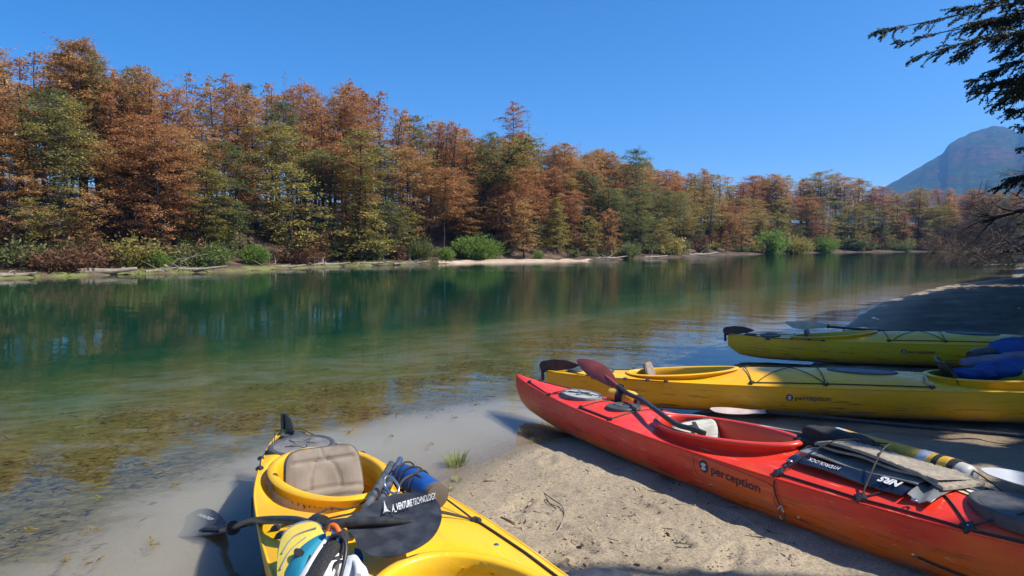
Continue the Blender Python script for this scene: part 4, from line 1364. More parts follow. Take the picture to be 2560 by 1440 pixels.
REG = [(250, 'at the far left'), (480, 'above the thick log'), (700, 'above the bent willow'), (900, 'above the upright stump'), (1060, 'left of the sand bar'), (1250, 'above the willow clump'),
       (1450, 'behind the sand bar'), (1650, 'above the driftwood heap'), (1860, 'above the gravel spit'), (2050, 'at the river bend'), (9999, 'left of the mountain')]


def region(px):
    return [r for lim, r in REG if px < lim][0]


rt = np.random.default_rng(99)
s0 = cum[3] - 22
rows = [(2.6, 2.7, 'low', 'tree at the water edge'), (4.8, 2.2, 'mid', 'tree low on the far slope'), (7.6, 2.1, 'mid', 'tree on the mid slope'), (10.8, 1.7, 'tall', 'tree high on the slope'), (14.2, 1.75, 'tall', 'tree on the far ridge'), (19.0, 2.6, 'back', 'tree behind the far ridge')]
count = 0
for ri, (off, step, kind, where) in enumerate(rows):
    s_ = s0 + rt.uniform(0, step)
    while s_ < cum[-2] + 5:
        q, nrm = bank_at(s_)
        dist = math.hypot(*q)
        o = off + rt.uniform(-1.2, 1.2)
        pt = q + nrm * o
        s_ += step * rt.uniform(0.7, 1.35) * (1.0 + max(0, dist - 55) / 52)
        x, y = pt
        if y < 8: continue
        gz_ = ground_z(x, y)
        px = to_px(x, y, gz_)[0]
        if px < -150 or px > 2640: continue
        top_px = np.interp(px, SKYL[:, 0], SKYL[:, 1])
        ztop = CAM_H + (610 - top_px) / FPX * y
        if kind == 'tall':
            hgt = (ztop - gz_) * rt.uniform(0.86, 1.03)
            w = rt.uniform(0.60, 0.92)
            mi = int(rt.choice([1, 3, 5, 6, 7, 9, 0, 8]))
        elif kind == 'back':
            hgt = (ztop - gz_) * rt.uniform(0.66, 0.92)
            w = rt.uniform(0.8, 1.1)
            mi = int(rt.choice([0, 2, 4, 8]))
        elif kind == 'mid':
            hgt = (ztop - gz_) * rt.uniform(0.46, 0.76)
            w = rt.uniform(0.85, 1.15)
            mi = rt.integers(0, 10)
        else:
            if rt.uniform() < 0.25: continue
            hgt = min(max(1.8, (ztop - gz_) * rt.uniform(0.26, 0.55)), 7.5)
            w = rt.uniform(0.8, 1.1); mi = rt.integers(0, 3)
        hgt = min(max(hgt, 2.0), 16)
        # colour: greener near the water and to the right, scorched above
        gp = {0: 0.66, 1: 0.50, 2: 0.30, 3: 0.10, 4: 0.05, 5: 0.1}[ri] + (0.10 if px > 1300 else 0)
        v = rt.uniform()
        fam = ('olive' if rt.uniform() < 0.62 else 'green') if v < gp else ('rust' if rt.uniform() < 0.50 else 'ochre')
        if kind == 'low':
            ms = LOW[mi]; sc = (hgt / 6 * 1.15 * w, hgt / 6)
        else:
            ms = TREES[mi]; sc = (max(0.75, (hgt / 10) ** 0.7) * w * (1 + max(0, dist - 55) / 170), hgt / 10)
        lab = '%s %s %s %s' % ('slender' if w < 0.74 else 'broad' if w > 0.88 else 'medium', KN[fam], where, region(px))
        place('tree', lab, 'tree', lab, ms, ('trunk', 'crown'), (MT['bark'] if rt.uniform() < 0.7 else MT['bark_grey'], MT[fam]), (x, y, gz_ - 0.1), rt.uniform(0, 6.28), sc, (rt.normal(0, 0.03), rt.normal(0, 0.035)))
        count += 1

# the rest of the wood, slim trees crowding between and behind: one mass
LITE = [tree_meshes(101, 10, 3.6, 1.7, 46, 'tier', 9, 0.25, 0.24, gap=0.05), tree_meshes(102, 10, 4.4, 1.6, 44, 'dome', 9, 0.25, 0.26), tree_meshes(103, 10, 2.6, 1.8, 48, 'cone', 9, 0.25, 0.24), tree_meshes(104, 10, 1.6, 2.2, 50, 'dome', 9, 0.26, 0.26)]
LA_ = []
for tm_, cm_ in LITE:
    co = np.zeros(len(cm_.vertices) * 3, np.float32); cm_.vertices.foreach_get('co', co)
    ti = np.zeros(len(cm_.vertices), np.float32); cm_.attributes['tint'].data.foreach_get('value', ti)
    LA_.append((co.reshape(-1, 3), ti))
wv, wt, wmi, TV, TF = [], [], [], [], []
nm_ = 0
for off, step, lo_, hi_ in ((6.5, 3.6, 0.55, 0.8), (9.3, 2.5, 0.74, 0.95), (12.6, 2.2, 0.84, 1.0), (16.5, 2.2, 0.86, 1.02), (21.0, 2.8, 0.8, 0.98)):
    s_ = s0 + rt.uniform(0, 2)
    while s_ < cum[-2] - 20:
        q, nrm = bank_at(s_)
        dist = math.hypot(*q)
        s_ += step * rt.uniform(0.6, 1.4) * (1 + max(0, dist - 60) / 45)
        o = off + rt.uniform(-1.3, 1.3)
        x, y = q + nrm * o
        if y < 12: continue
        gz_ = ground_z(x, y); px = to_px(x, y, gz_)[0]
        if px < -150 or px > 2600: continue
        hgt = min((CAM_H + (610 - np.interp(px, SKYL[:, 0], SKYL[:, 1])) / FPX * y - gz_) * rt.uniform(lo_, hi_), 16)
        if hgt < 3: continue
        co, ti = LA_[3 if off > 20 else rt.integers(0, 3)]
        a = rt.uniform(0, 6.28); ca, sa = math.cos(a), math.sin(a)
        w = rt.uniform(0.75, 1.1) * (1 + max(0, dist - 55) / 120)
        lx, ly = rt.normal(0, 0.045, 2)
        v = np.stack([(co[:, 0] * ca - co[:, 1] * sa) * w + co[:, 2] * hgt / 10 * lx, (co[:, 0] * sa + co[:, 1] * ca) * w + co[:, 2] * hgt / 10 * ly, co[:, 2] * hgt / 10], -1) + [x, y, gz_ - 0.1]
        wv.append(v); wt.append(np.clip(ti + rt.normal(0, 0.12), 0, 1)); wmi.append(np.full(len(v) // 4, int(rt.choice([0, 1, 2], p=[0.45, 0.40, 0.15] if off > 8 else [0.25, 0.3, 0.45]))))
        tube_into(TV, TF, [(x, y, gz_ - 0.2), (x + lx * hgt * 0.5, y + ly * hgt * 0.5, gz_ + hgt * 0.5), (x + lx * hgt, y + ly * hgt, gz_ + hgt * 0.96)], [0.13, 0.09, 0.02], n=5, cap=False)
        nm_ += 1
wv = np.concatenate(wv); wt = np.concatenate(wt); wmi = np.concatenate(wmi)
wd = bpy.data.meshes.new('crowns')
wd.vertices.add(len(wv)); wd.vertices.foreach_set('co', wv.astype(np.float32).ravel())
wd.loops.add(len(wv)); wd.loops.foreach_set('vertex_index', np.arange(len(wv), dtype=np.int32))
wd.polygons.add(len(wv) // 4); wd.polygons.foreach_set('loop_start', np.arange(0, len(wv), 4, dtype=np.int32))
for k_ in ('rust', 'ochre', 'olive'): wd.materials.append(MT[k_])
wd.polygons.foreach_set('material_index', wmi.astype(np.int32))
wd.attributes.new('tint', 'FLOAT', 'POINT').data.foreach_set('value', wt.astype(np.float32))
wd.update(calc_edges=True)
wr = bpy.data.objects.new('distant_wood', None); C.objects.link(wr); tag(wr, kind='stuff')
wo = bpy.data.objects.new('crowns', wd); C.objects.link(wo); wo.parent = wr; tag(wo, kind='stuff')
tag(obj('trunks', TV, TF, MT['bark'], wr, False, True), kind='stuff')

# single trees that stand out
def solo(px, py, depth, label, meshes, parts, mats, sc, rz=0.0, tilt=(0, 0), name='tree', cat='tree', sink=0.1):
    q = PD(px, py, depth)
    return place(name, label, cat, None, meshes, parts, mats, (q.x, q.y, ground_z(q.x, q.y) - sink), rz, sc, tilt)

solo(1163, 625, 62.5, 'tree with thick blackened trunk leaning far right above the bright willows', LEAN, ('trunk', 'crown'), (MT['bark'], MT['olive']), (1.05, 1.05))
solo(1560, 625, 76, 'grey-green round tree with twisted dark trunk leaning left over the waterside', LEAN, ('trunk', 'crown'), (MT['bark'], MT['green']), (0.95, 0.95), 3.3)
solo(1285, 560, 73, 'tallest lone tree standing above the skyline behind the sand bar', TREES[3], ('trunk', 'crown'), (MT['bark'], MT['rust']), (1.05, 1.24), 0.4)
solo(1590, 560, 86, 'single dark green pine-like treetop above the scorched ridge', TREES[5], ('trunk', 'crown'), (MT['bark'], MT['green']), (0.8, 1.12), 1.2)
DEAD = bare_mesh(61, 10, 1.6, 40, r0=0.13)
solo(1328, 560, 72, 'thin leafless snag rising beside the tallest lone tree', (DEAD,), ('branches',), (None,), (0.6, 1.22), 0.7, name='dead_tree')
solo(725, 560, 56, 'bare thin treetop poking above the scorched ridge at left', (DEAD,), ('branches',), (None,), (0.4, 1.2), 2.1, name='dead_tree')
DROOP = bare_mesh(62, 6, 1.3, 60, r0=0.14, droop=0.9, sub=5)
solo(985, 620, 56, 'grey dead tree with drooping bare branches left of the willows', (DROOP,), ('branches',), (None,), (1.1, 0.95), 0.3, name='dead_tree')
solo(1310, 640, 60.5, 'round orange-brown bushy tree at the right end of the sand bar', LOW[1], ('trunk', 'crown'), (MT['bark'], MT['ochre']), (0.95, 0.85), 0.3)
solo(900, 640, 50, 'tall layered yellow-green tree hanging over the left end of the sand bar', TREES[4], ('trunk', 'crown'), (MT['bark'], MT['olive']), (1.15, 0.95), 0.3)

# waterside willows and shrubs
wl = [(535, 660, 39.5, 1, 0.8, 'pale green willow bush bent by the wind behind the driftwood root'), (640, 660, 42.5, 0, 0.72, 'small round bright green willow bush beside the mossy bank'), (180, 675, 35.5, 1, 0.75, 'bright green bush at the far left water edge'),
      (395, 668, 37.0, 0, 0.55, 'small green bush left of the driftwood root'), (1050, 640, 54.5, 0, 1.0, 'tall mid-green bush left of the bright willow clump'), (1115, 650, 55.5, 0, 0.62, 'yellow-green low bush between the two big willow clumps'),
      (1205, 648, 57.5, 1, 1.25, 'large bright green willow clump beside the sand bar'), (1165, 645, 58.5, 0, 1.0, 'leafy green willow just left of the large bright clump'), (1345, 648, 60.5, 0, 0.42, 'tiny bright green bush at the right end of the sand bar'),
      (1570, 640, 69, 0, 0.9, 'pale grey-green bush right of the sand bar'), (1930, 628, 106, 0, 2.1, 'pale green tall shrub near the river bend'), (1985, 628, 112, 1, 2.0, 'silvery green shrub near the river bend'), (2060, 630, 121, 1, 1.7, 'low pale green shrub at the river bend')]
for px, py, dep, k, sc, lab in wl:
    solo(px, py, dep, lab, WILLOW[k], ('stems', 'foliage'), (None, MT['willow'] if 'grey' not in lab and 'silvery' not in lab and 'mid' not in lab else MT['olive'] if 'silvery' in lab else MT['green']), (sc, sc), rt.uniform(0, 6), name='willow_bush', cat='bush', sink=0.05)
nb = 0
s_ = s0
while s_ < cum[-2]:
    q, nrm = bank_at(s_)
    dist = math.hypot(*q)
    s_ += rt.uniform(0.45, 0.95) * (1 + max(0, dist - 50) / 60)
    o = rt.choice([1.7, 2.6, 3.6, 5.0, 6.8, 9.0]) + rt.uniform(-0.5, 0.5)
    x, y = q + nrm * o
    if y < 8: continue
    px = to_px(x, y, 1)[0]
    if px < -250 or px > 2350: continue
    if 1060 < px < 1430 and o < 3.2: continue
    fam = rt.choice(['green', 'olive', 'brownbush'], p=[0.45, 0.20, 0.35] if o < 4 else [0.25, 0.2, 0.55])
    sc = rt.uniform(0.6, 1.35) * (1 + max(0, dist - 60) / 150)
    lab = '%s shrub %s %s' % ({'green': 'dark green', 'olive': 'olive', 'brownbush': 'scorched brown'}[fam], 'at the far water edge' if o < 4 else 'under the far trees', region(px))
    place('shrub', lab, 'bush', lab, BUSH[rt.integers(0, 3)], ('stems', 'foliage'), (None, MT[fam]), (x, y, ground_z(x, y) - 0.08), rt.uniform(0, 6), (sc, sc * rt.uniform(0.8, 1.15)))
    nb += 1
print('trees', count, 'shrubs', nb)

# reeds and grass on the far water edge: one mass of blades
gb = []
for _ in range(5200):
    s_ = rt.uniform(s0, cum[8] + 2)
    q, nrm = bank_at(s_)
    o = abs(rt.normal(0.35, 0.35)) - 0.1
    if math.sin(s_ * 0.9) + math.sin(s_ * 0.37 + 1) + rt.normal(0, 0.4) < 0.55: continue
    gb.append((q[0] + nrm[0] * o, q[1] + nrm[1] * o))
gb = np.array(gb); gzz = np.maximum(land(gb[:, 0], gb[:, 1])[0], 0.0)
hh_ = rt.uniform(0.08, 0.26, len(gb))
gd = np.stack([rt.normal(0.15, 0.3, len(gb)), rt.normal(0, 0.3, len(gb)), np.ones(len(gb))], -1)
gm = leaf_mesh('bank_grass', np.stack([gb[:, 0], gb[:, 1], gzz + hh_ * 0.45], -1), gd, rt.normal(size=(len(gb), 3)) + [0, -1, 0], hh_, 0.22, rt.uniform(0.1, 0.8, len(gb)))
gm.materials.append(MT['grass'])
go = bpy.data.objects.new('bank_grass', gm); C.objects.link(go); tag(go, kind='stuff')

# driftwood along the far shore
def driftwood(px, py, dep, ln, r, seed, label, ang, rootw=0):
    rg = random.Random(seed)
    if px < 2000:                      # right at the water line of the far bank
        dp = np.linspace(22, 120, 800); qx = (px - 1280) / FPX * dp
        dfv = land(qx, dp)[2]
        dep = float(dp[np.argmax(dfv > 0.05)])
    q = PD(px, 640, dep)
    z = max(ground_z(q.x, q.y), 0.0)
    q = Vector((q.x, q.y, z + r * 0.75))
    d = Vector((math.cos(ang), math.sin(ang), 0))
    t = thing('driftwood_log', label, 'driftwood', (q.x, q.y, z), 'driftwood along the far shore')
    pts = [q + d * (ln * (i / 6 - 0.5)) + Vector((rg.gauss(0, 0.04), rg.gauss(0, 0.05), 0.03 * math.sin(i * 1.3) + i * 0.02)) * ln / 2.5 for i in range(7)]
    tube('log', pts, r * 1.1, MT['wood_pale'], t, r1=r * 0.45, n=8)
    for k in range(3 + rootw * 5):
        p0 = pts[rg.randint(0, 2) if rootw else rg.randint(1, 5)]
        dd = Vector((rg.gauss(0, 0.7), rg.gauss(0, 0.7), abs(rg.gauss(0.5, 0.5))))
        l2 = ln * rg.uniform(0.12, 0.30)
        tube('branch', [p0, p0 + dd * l2 * 0.5, p0 + (dd + Vector((rg.gauss(0, 0.5), rg.gauss(0, 0.5), rg.gauss(0, 0.3)))) * l2], r * 0.38, MT['wood_pale'], t, r1=r * 0.10, n=5)
    return t


driftwood(265, 683, 36.0, 2.6, 0.17, 1, 'thick pale driftwood log lying on the shore at far left', 0.5)
driftwood(35, 693, 32.2, 1.6, 0.12, 2, 'short pale driftwood log at the left edge of the picture', 0.7)
driftwood(480, 676, 38.8, 3.4, 0.11, 3, 'tangled grey driftwood root in front of the bent willow', 0.3, 1)
driftwood(405, 672, 38.0, 1.7, 0.08, 4, 'thin curved driftwood branch just left of the tangled root', 0.9)
driftwood(720, 668, 44.5, 2.2, 0.10, 5, 'pale driftwood left of the upright stump', 0.5, 1)
driftwood(830, 664, 47.0, 2.4, 0.12, 6, 'dark-ended driftwood pile beside the upright stump', 0.4, 1)
driftwood(930, 660, 50.0, 2.6, 0.11, 7, 'pale log resting on the mossy bank left of the sand bar', 0.3)
driftwood(1000, 660, 52.5, 1.8, 0.07, 8, 'thin slanting pole on the mossy bank', 1.2)
driftwood(1040, 658, 53.5, 2.2, 0.08, 9, 'brushwood heap at the left tip of the sand bar', 0.4, 1)
driftwood(1530, 642, 67.5, 3.6, 0.12, 10, 'grey driftwood heap at the right tip of the sand bar', 0.5, 1)
driftwood(1640, 640, 75.0, 3.0, 0.12, 11, 'tangled brushwood hanging to the water right of the sand bar', 0.5, 1)
driftwood(1760, 638, 88.0, 5.0, 0.16, 12, 'long pale driftwood line on the far gravel spit', 0.6, 1)
q = PD(806, 664, 46.6)
st = thing('tree_stump', 'small upright broken stump at the water edge', 'stump', (q.x, q.y, 0.0))
tube('stump', [(q.x, q.y, -0.05), (q.x, q.y, 0.35), (q.x + 0.03, q.y, 0.62)], 0.13, MT['wood_pale'], st, r1=0.09)

# ------------------------------------------------------------------ right bank beyond the beach
rb = np.random.default_rng(5)
nrb = np.array([(31, 41), (36, 48), (41, 54), (48, 58), (58, 61), (75, 63)], float)
for i in range(22):
    u = i / 22 * (len(nrb) - 1); k = int(u); q = nrb[k] + (nrb[min(k+1, len(nrb)-1)] - nrb[k]) * (u - k)
    off = rb.choice([1.5, 3.5, 6]) + rb.uniform(-0.8, 0.8)
    x, y = q[0] + off * 0.85, q[1] - off * 0.5
    gz_ = ground_z(x, y)
    px = to_px(x, y, gz_)[0]
    if px > 2800: continue
    ztop = CAM_H + (610 - rb.uniform(470, 520)) / FPX * y
    hgt = min(max(2.4, ztop - gz_), 9)
    fam = rb.choice(['olive', 'ochre', 'rust', 'green'], p=[0.5, 0.2, 0.15, 0.15])
    lab = '%s %s tree on the right bank beyond the beach' % ('low' if hgt < 5 else 'taller', KN[fam])
    place('tree', lab, 'tree', lab, LOW[rb.integers(0, 3)], ('trunk', 'crown'), (MT['bark_grey'], MT[fam]), (x, y, gz_ - 0.1), rb.uniform(0, 6), (hgt / 6 * 1.3, hgt / 6))
BRUSH = [(2420, 655, 50, 0.8, -1.15, 'leafless grey-brown fallen tree reaching over the water at right'), (2520, 655, 46, 0.9, -1.0, 'bare brushwood thicket nearest the right edge of the water'), (2380, 648, 58, 0.75, -1.2, 'bare pinkish brush dipping into the river below the mountain'),
         (2470, 640, 53, 0.95, -0.6, 'upright bare thicket behind the fallen tree at right'), (2560, 640, 50, 1.1, -0.4, 'tall bare thicket at the right edge of the picture'), (2440, 650, 55, 0.7, -0.85, 'low bare thicket between the fallen tree and the far bank')]
for i, (px, py, dep, sc, tl, lab) in enumerate(BRUSH):
    me_ = bare_mesh(70 + i, 8, 3.2, 110, r0=0.15, sub=9, base=0.05)
    q = PD(px, py, dep)
    place('fallen_tree', lab, 'tree', None, (me_,), ('branches',), (MT['bark_grey'] if i % 2 else MT['twig'],), (q.x + 2.0, q.y, max(ground_z(q.x, q.y), 0) + 0.2), 0, (sc * 0.82, sc * 0.82), (0.15, tl))
driftwood(2510, 661, 46, 3.2, 0.08, 14, 'pale dead branches lying on the shore at the right edge', 0.2, 1)

# ------------------------------------------------------------------ big cypress trees over the beach
def xb(y):
    return np.interp(y, [0, 3.2, 4.6, 6, 7.5, 9.5, 12, 16, 22, 40], [1.2, 1.5, 2.1, 2.0, 2.05, 2.6, 4.2, 7.6, 13.5, 28])


sxy = -SUN_DIR.x / SUN_DIR.z, -SUN_DIR.y / SUN_DIR.z


def keep(pts):
    """crowns cut for their shadow"""
    gx_, gy_ = pts[:, 0] + sxy[0] * pts[:, 2], pts[:, 1] + sxy[1] * pts[:, 2]
    c, s = math.cos(PITCH), math.sin(PITCH)
    zz = pts[:, 2] - CAM_H
    fw = pts[:, 1] * c - zz * s
    px = 1280 + FPX * pts[:, 0] / np.maximum(fw, 0.05)
    py = 720 - FPX * (pts[:, 1] * s + zz * c) / np.maximum(fw, 0.05)
    seen = (fw > 0.05) & (px < 2585) & (px > -60) & (py > -40) & (py < 1500) & ~((pts[:, 1] > 27) & (py > 485))
    thin = (gy_ < 5.3) & (fbm(gx_, gy_, 3.2, 3, 4) > 0.22)
    return (gx_ > xb(gy_) + 0.25 * np.sin(gy_ * 3.1) + 0.15 * np.sin(gy_ * 7.7 + gx_)) & ~seen & ~thin


def beach_tree(x, y, H, R, base, seed, label, nl=60, per=16, ls=0.20, extra=None):
    rg = np.random.default_rng(seed)
    gz_ = ground_z(x, y)
    t = thing('cypress_tree', label, 'tree', (x, y, gz_), 'big dark trees over the beach')
    V, F = [], []
    tube_into(V, F, [(x, y, gz_ - 0.2), (x + 0.05, y, gz_ + H * 0.3), (x - 0.05, y + 0.1, gz_ + H * 0.65), (x, y, gz_ + H)], [0.26, 0.20, 0.13, 0.03], n=10)
    cs, os_, sp = [], [], []
    for i in range(nl):
        u = (i + rg.uniform()) / nl
        z = gz_ + base + (H - base) * u
        az = i * 2.4 + rg.uniform(-0.4, 0.4)
        ln = R * (1 - 0.75 * u) * rg.uniform(0.55, 1.1)
        d = np.array([math.cos(az), math.sin(az), 0.0])
        pts = np.array([[x, y, z] + d * ln * q + np.array([0, 0, ln * (0.12 * q - 0.3 * q * q)]) for q in (0, 0.4, 0.75, 1)])
        if keep(pts[-1:])[0] and keep(pts[2:3])[0]:
            tube_into(V, F, [tuple(q) for q in pts], 0.05 * (1 - 0.6 * u), 0.01, n=5, cap=False)
        for j in range(max(2, int(ln / 0.3))):
            q = 0.25 + 0.75 * rg.uniform()
            pq = np.array([x, y, z]) + d * ln * q + np.array([0, 0, ln * (0.12 * q - 0.3 * q * q)]) + np.array([-d[1], d[0], 0]) * rg.normal(0, 0.22 * ln * (0.4 + q)) * 0.7
            cs.append(pq); os_.append(d + np.array([0, 0, -0.15])); sp.append(rg.uniform(0.3, 0.6))
    a = list(sprays(rg, np.array(cs), np.array(os_), np.array(sp), 0.3, per, ls))
    k = keep(a[0])
    a = [q[k] for q in a]
    if extra is not None:
        a = [np.concatenate([p_, q_]) for p_, q_ in zip(a, extra[0])]
        for pts, r in extra[1]:
            tube_into(V, F, pts, r, 0.004, n=5, cap=False)
    obj('trunk', V, F, MT['bark'], t, True, True)
    a[0] = a[0] - np.array([x, y, gz_])
    cm = leaf_mesh('crown', a[0], a[1], a[2], a[3], 0.42, a[4])
    cm.materials.append(MT['cypress'])
    o = bpy.data.objects.new('crown', cm); C.objects.link(o); o.parent = t
    return t


# branches that hang into the picture at upper right
rgb = np.random.default_rng(17)
BR = [((2640, -10), (2470, 20), (2330, 52), (2195, 78), 1.0), ((2660, 30), (2480, 60), (2350, 82), (2240, 112), 1.1), ((2660, 70), (2480, 92), (2380, 115), (2283, 146), 1.2), ((2660, 60), (2560, 78), (2470, 102), (2400, 136), 1.3),
      ((2640, -30), (2540, -5), (2440, 15), (2370, 30), 1.3), ((2680, 10), (2590, 25), (2500, 45), (2430, 62), 1.5), ((2660, 130), (2570, 150), (2500, 172), (2440, 200), 1.5), ((2660, 165), (2580, 185), (2510, 205), (2455, 218), 1.4),
      ((2640, 215), (2570, 222), (2500, 228), (2436, 230), 1.0), ((2660, 205), (2590, 225), (2530, 243), (2484, 262), 1.3), ((2640, 262), (2590, 268), (2550, 274), (2522, 282), 1.0), ((2640, 318), (2590, 318), (2560, 318), (2540, 320), 0.4),
      ((2660, 425), (2600, 432), (2545, 445), (2498, 468), 1.2), ((2640, 370), (2590, 370), (2565, 370), (2546, 372), 0.4), ((2680, 30), (2600, 60), (2560, 90), (2520, 120), 1.4), ((2680, -20), (2600, 5), (2550, 30), (2500, 60), 1.5), ((2680, 130), (2620, 150), (2570, 180), (2530, 215), 1.2), ((2680, 100), (2610, 110), (2560, 120), (2500, 140), 1.2)]
ec, ed, en, es, et, eb = [], [], [], [], [], []
for bi, b in enumerate(BR):
    dep = 8.6 + 0.9 * math.sin(bi * 2.3)
    pts = [PD(q[0], q[1], dep + 0.25 * k) for k, q in enumerate(b[:4])]
    cp = curve_pts(pts, 10)
    eb.append(([tuple(q) for q in cp], 0.014))
    nt_ = int(34 * b[4])
    for k in range(nt_):
        u = rgb.uniform(0.02, 1.0)
        f = u * (len(cp) - 1); k0 = min(int(f), len(cp) - 2)
        q = np.array(cp[k0].lerp(cp[k0 + 1], f - k0))
        dirv = np.array(cp[min(k0 + 2, len(cp) - 1)] - cp[max(k0 - 1, 0)]); dirv /= np.linalg.norm(dirv)
        ln = rgb.uniform(0.14, 0.36) * (1 - 0.55 * u) * min(1.2, 0.6 + 0.4 * b[4])
        td = dirv * rgb.uniform(0.6, 1.0) + np.array([rgb.normal(0, 0.25), rgb.normal(0, 0.55), rgb.normal(-0.10, 0.22)]); td /= np.linalg.norm(td)
        e0 = q + np.array([0, rgb.normal(0, 0.05), rgb.normal(0, 0.03 * b[4])])
        tip = e0 + td * ln + np.array([0, 0, -0.25 * ln])
        eb.append(([tuple(q), tuple((q + tip) / 2 + np.array([0, 0, 0.02])), tuple(tip)], 0.005))
        n = int(rgb.uniform(42, 80) * ln / 0.25) + 8
        t = rgb.uniform(0, 1, n) ** 0.8
        mid = (q + tip) / 2 + np.array([0, 0, 0.02])
        ps = q * ((1 - t) ** 2)[:, None] + mid * (2 * t * (1 - t))[:, None] + tip * (t ** 2)[:, None]
        ps = ps + rgb.normal(size=(n, 3)) * np.array([0.016, 0.026, 0.011]) * (1.25 - 0.8 * t)[:, None]
        ec.append(ps); ed.append(td + rgb.normal(size=(n, 3)) * 0.5 + np.array([0, 0, -0.15])); en.append(rgb.normal(size=(n, 3)) * 0.5 + np.array([0, -0.3, 0.7]))
        es.append(rgb.uniform(0.018, 0.046, n)); et.append(np.clip(rgb.normal(0.42, 0.2, n) + (0.35 if bi in (0, 8) else 0), 0, 1))
extra = ([np.concatenate(v) for v in (ec, ed, en, es, et)], eb)
beach_tree(9.2, 9.0, 9.5, 4.6, 2.6, 81, 'dark green tree at the upper right whose drooping branches hang into the picture', 120, 30, 0.26, extra)
for i, (x, y, H, R, base) in enumerate([(9.5, 4.4, 9.0, 4.4, 2.6), (7.6, 1.2, 9.0, 4.2, 3.0), (13.5, 13.0, 10, 4.8, 2.4), (19, 18.5, 11, 5.2, 2.4), (27, 24, 12, 6, 2.2), (38, 33, 12, 6, 2.0), (23.5, 27.5, 11, 5.5, 1.8), (17.5, 15.5, 10, 4.6, 2.0), (31, 36.5, 11, 5.5, 1.6)]):
    beach_tree(x, y, H, R, base, 90 + i, 'dark tree at the top of the beach beyond the right edge', 115, 24, 0.33)
# dark bare limb at the right edge over the far beach
t = thing('dead_limb', 'dark bare limb reaching in from the right edge above the brushwood', 'branch', PD(2640, 520, 24))
V, F = [], []
base_pts = [PD(q[0], q[1], 24 + i * 0.3) for i, q in enumerate([(2680, 505), (2600, 520), (2540, 528), (2490, 545), (2450, 560)])]
tube_into(V, F, curve_pts(base_pts, 4), 0.16, 0.02, n=7)
rl = random.Random(4)
for i in range(26):
    p0 = base_pts[rl.randint(1, 3)]
    d = Vector((-rl.uniform(0.3, 1.3), rl.gauss(0, 0.3), rl.gauss(0.1, 0.45)))
    tube_into(V, F, [p0, p0 + d * 0.5, p0 + d * 1.0 + Vector((0, 0, rl.gauss(0, 0.15)))], 0.035, 0.006, n=4, cap=False)
obj('branches', V, F, MT['bark'], t, True, True)
# ------------------------------------------------------------------ paddles and gear
def plate(name, px_pts, o, n, th, mat, parent, smooth_n=3, dome=0.0, curve=True):
    """thin shaped plate (a paddle blade, a sheet) whose outline lies in the plane (o, n); dome bulges it"""
    n = Vector(n).normalized()
    pts = [PP(q[0], q[1], o, n) for q in px_pts]
    if curve:
        cl = pts[-1:] + pts + pts[:2]
        pts = curve_pts(cl, smooth_n)[smooth_n:-smooth_n - 1]
    c = sum(pts, Vector()) / len(pts)
    m = len(pts)
    V, F = [], []
    rings = [1.0, 0.75, 0.45, 0.15]
    for s in (1, -1):
        for f in rings:
            for p in pts:
                V.append(c + (p - c) * f + n * (s * th / 2 + dome * (1 - f * f)))
    R = len(rings)
    for k, s in enumerate((1, -1)):
        b = k * R * m
        for q in range(R - 1):
            for i in range(m):
                j = (i + 1) % m
                f = (b + q*m + i, b + q*m + j, b + (q+1)*m + j, b + (q+1)*m + i)
                F.append(f if s > 0 else f[::-1])
        f = tuple(b + (R-1)*m + i for i in range(m))
        F.append(f if s > 0 else f[::-1])
    for i in range(m):
        j = (i + 1) % m
        F.append((i, R*m + i, R*m + j, j))
    return obj(name, V, F, mat, parent, True, True, 50)


def flat_text(txt, p0, ux, uy, size, mat, parent, bold=0.0, shear=0.0, length=None, name='lettering', geo=None):
    v, f = geo if geo is not None else text_geo(txt, 1.0, bold, shear)
    sx = size if length is None else length / (v[:, 0].max() - v[:, 0].min())
    V = [p0 + ux * (q[0] * sx) + uy * (q[1] * size) for q in v]
    return obj(name, V, f, mat, parent, True, False)


# black bent-shaft paddle across the near kayak, one blade up on the deck and one in the water
O1 = P(1000, 1318, 0.56)
N1 = ((Vector((0, 0, CAM_H)) - O1).normalized() * 0.72 + Vector((-0.15, 0, 0.55))).normalized()
pd = thing('paddle', 'black bent-shaft paddle lying across the near yellow kayak with white lettering on its blade', 'paddle', tuple(P(1000, 1400, 0.45)))
up_out = [(858, 1302), (905, 1276), (955, 1246), (1005, 1234), (1055, 1234), (1090, 1250), (1104, 1280), (1100, 1312), (1080, 1345), (1045, 1370), (1000, 1388), (955, 1393), (918, 1385), (893, 1362), (884, 1340), (866, 1320)]
bl = plate('blade', up_out, O1, N1, 0.006, MT['blade_black'], pd, 3, -0.012)
S1 = [P(556, 1328, 0.055), P(582, 1320, 0.13), P(625, 1304, 0.25), P(657, 1301, 0.40), P(700, 1300, 0.46), P(742, 1302, 0.49), P(800, 1316, 0.51), PP(862, 1312, O1, N1) + N1 * 0.012]
tube('shaft', S1, 0.0165, MT['carbon'], pd, n=12, smooth_path=6)
sp_pts = [PP(q[0], q[1], O1, N1) + N1 * d for q, d in (((820, 1317), 0.012), ((870, 1311), 0.012), ((930, 1305), 0.004), ((985, 1302), -0.004), ((1035, 1300), -0.012))]
tube('spine', sp_pts, [0.0165, 0.0165, 0.016, 0.013, 0.006], MT['carbon'], bl, n=10)
tube('drip_ring', [S1[1] - (S1[2] - S1[1]).normalized() * 0.012, S1[1] + (S1[2] - S1[1]).normalized() * 0.012], 0.034, MT['black'], pd, n=20)
tube('drip_ring', [P(790, 1306, 0.51), P(806, 1312, 0.515)], 0.032, MT['black'], pd, n=20)
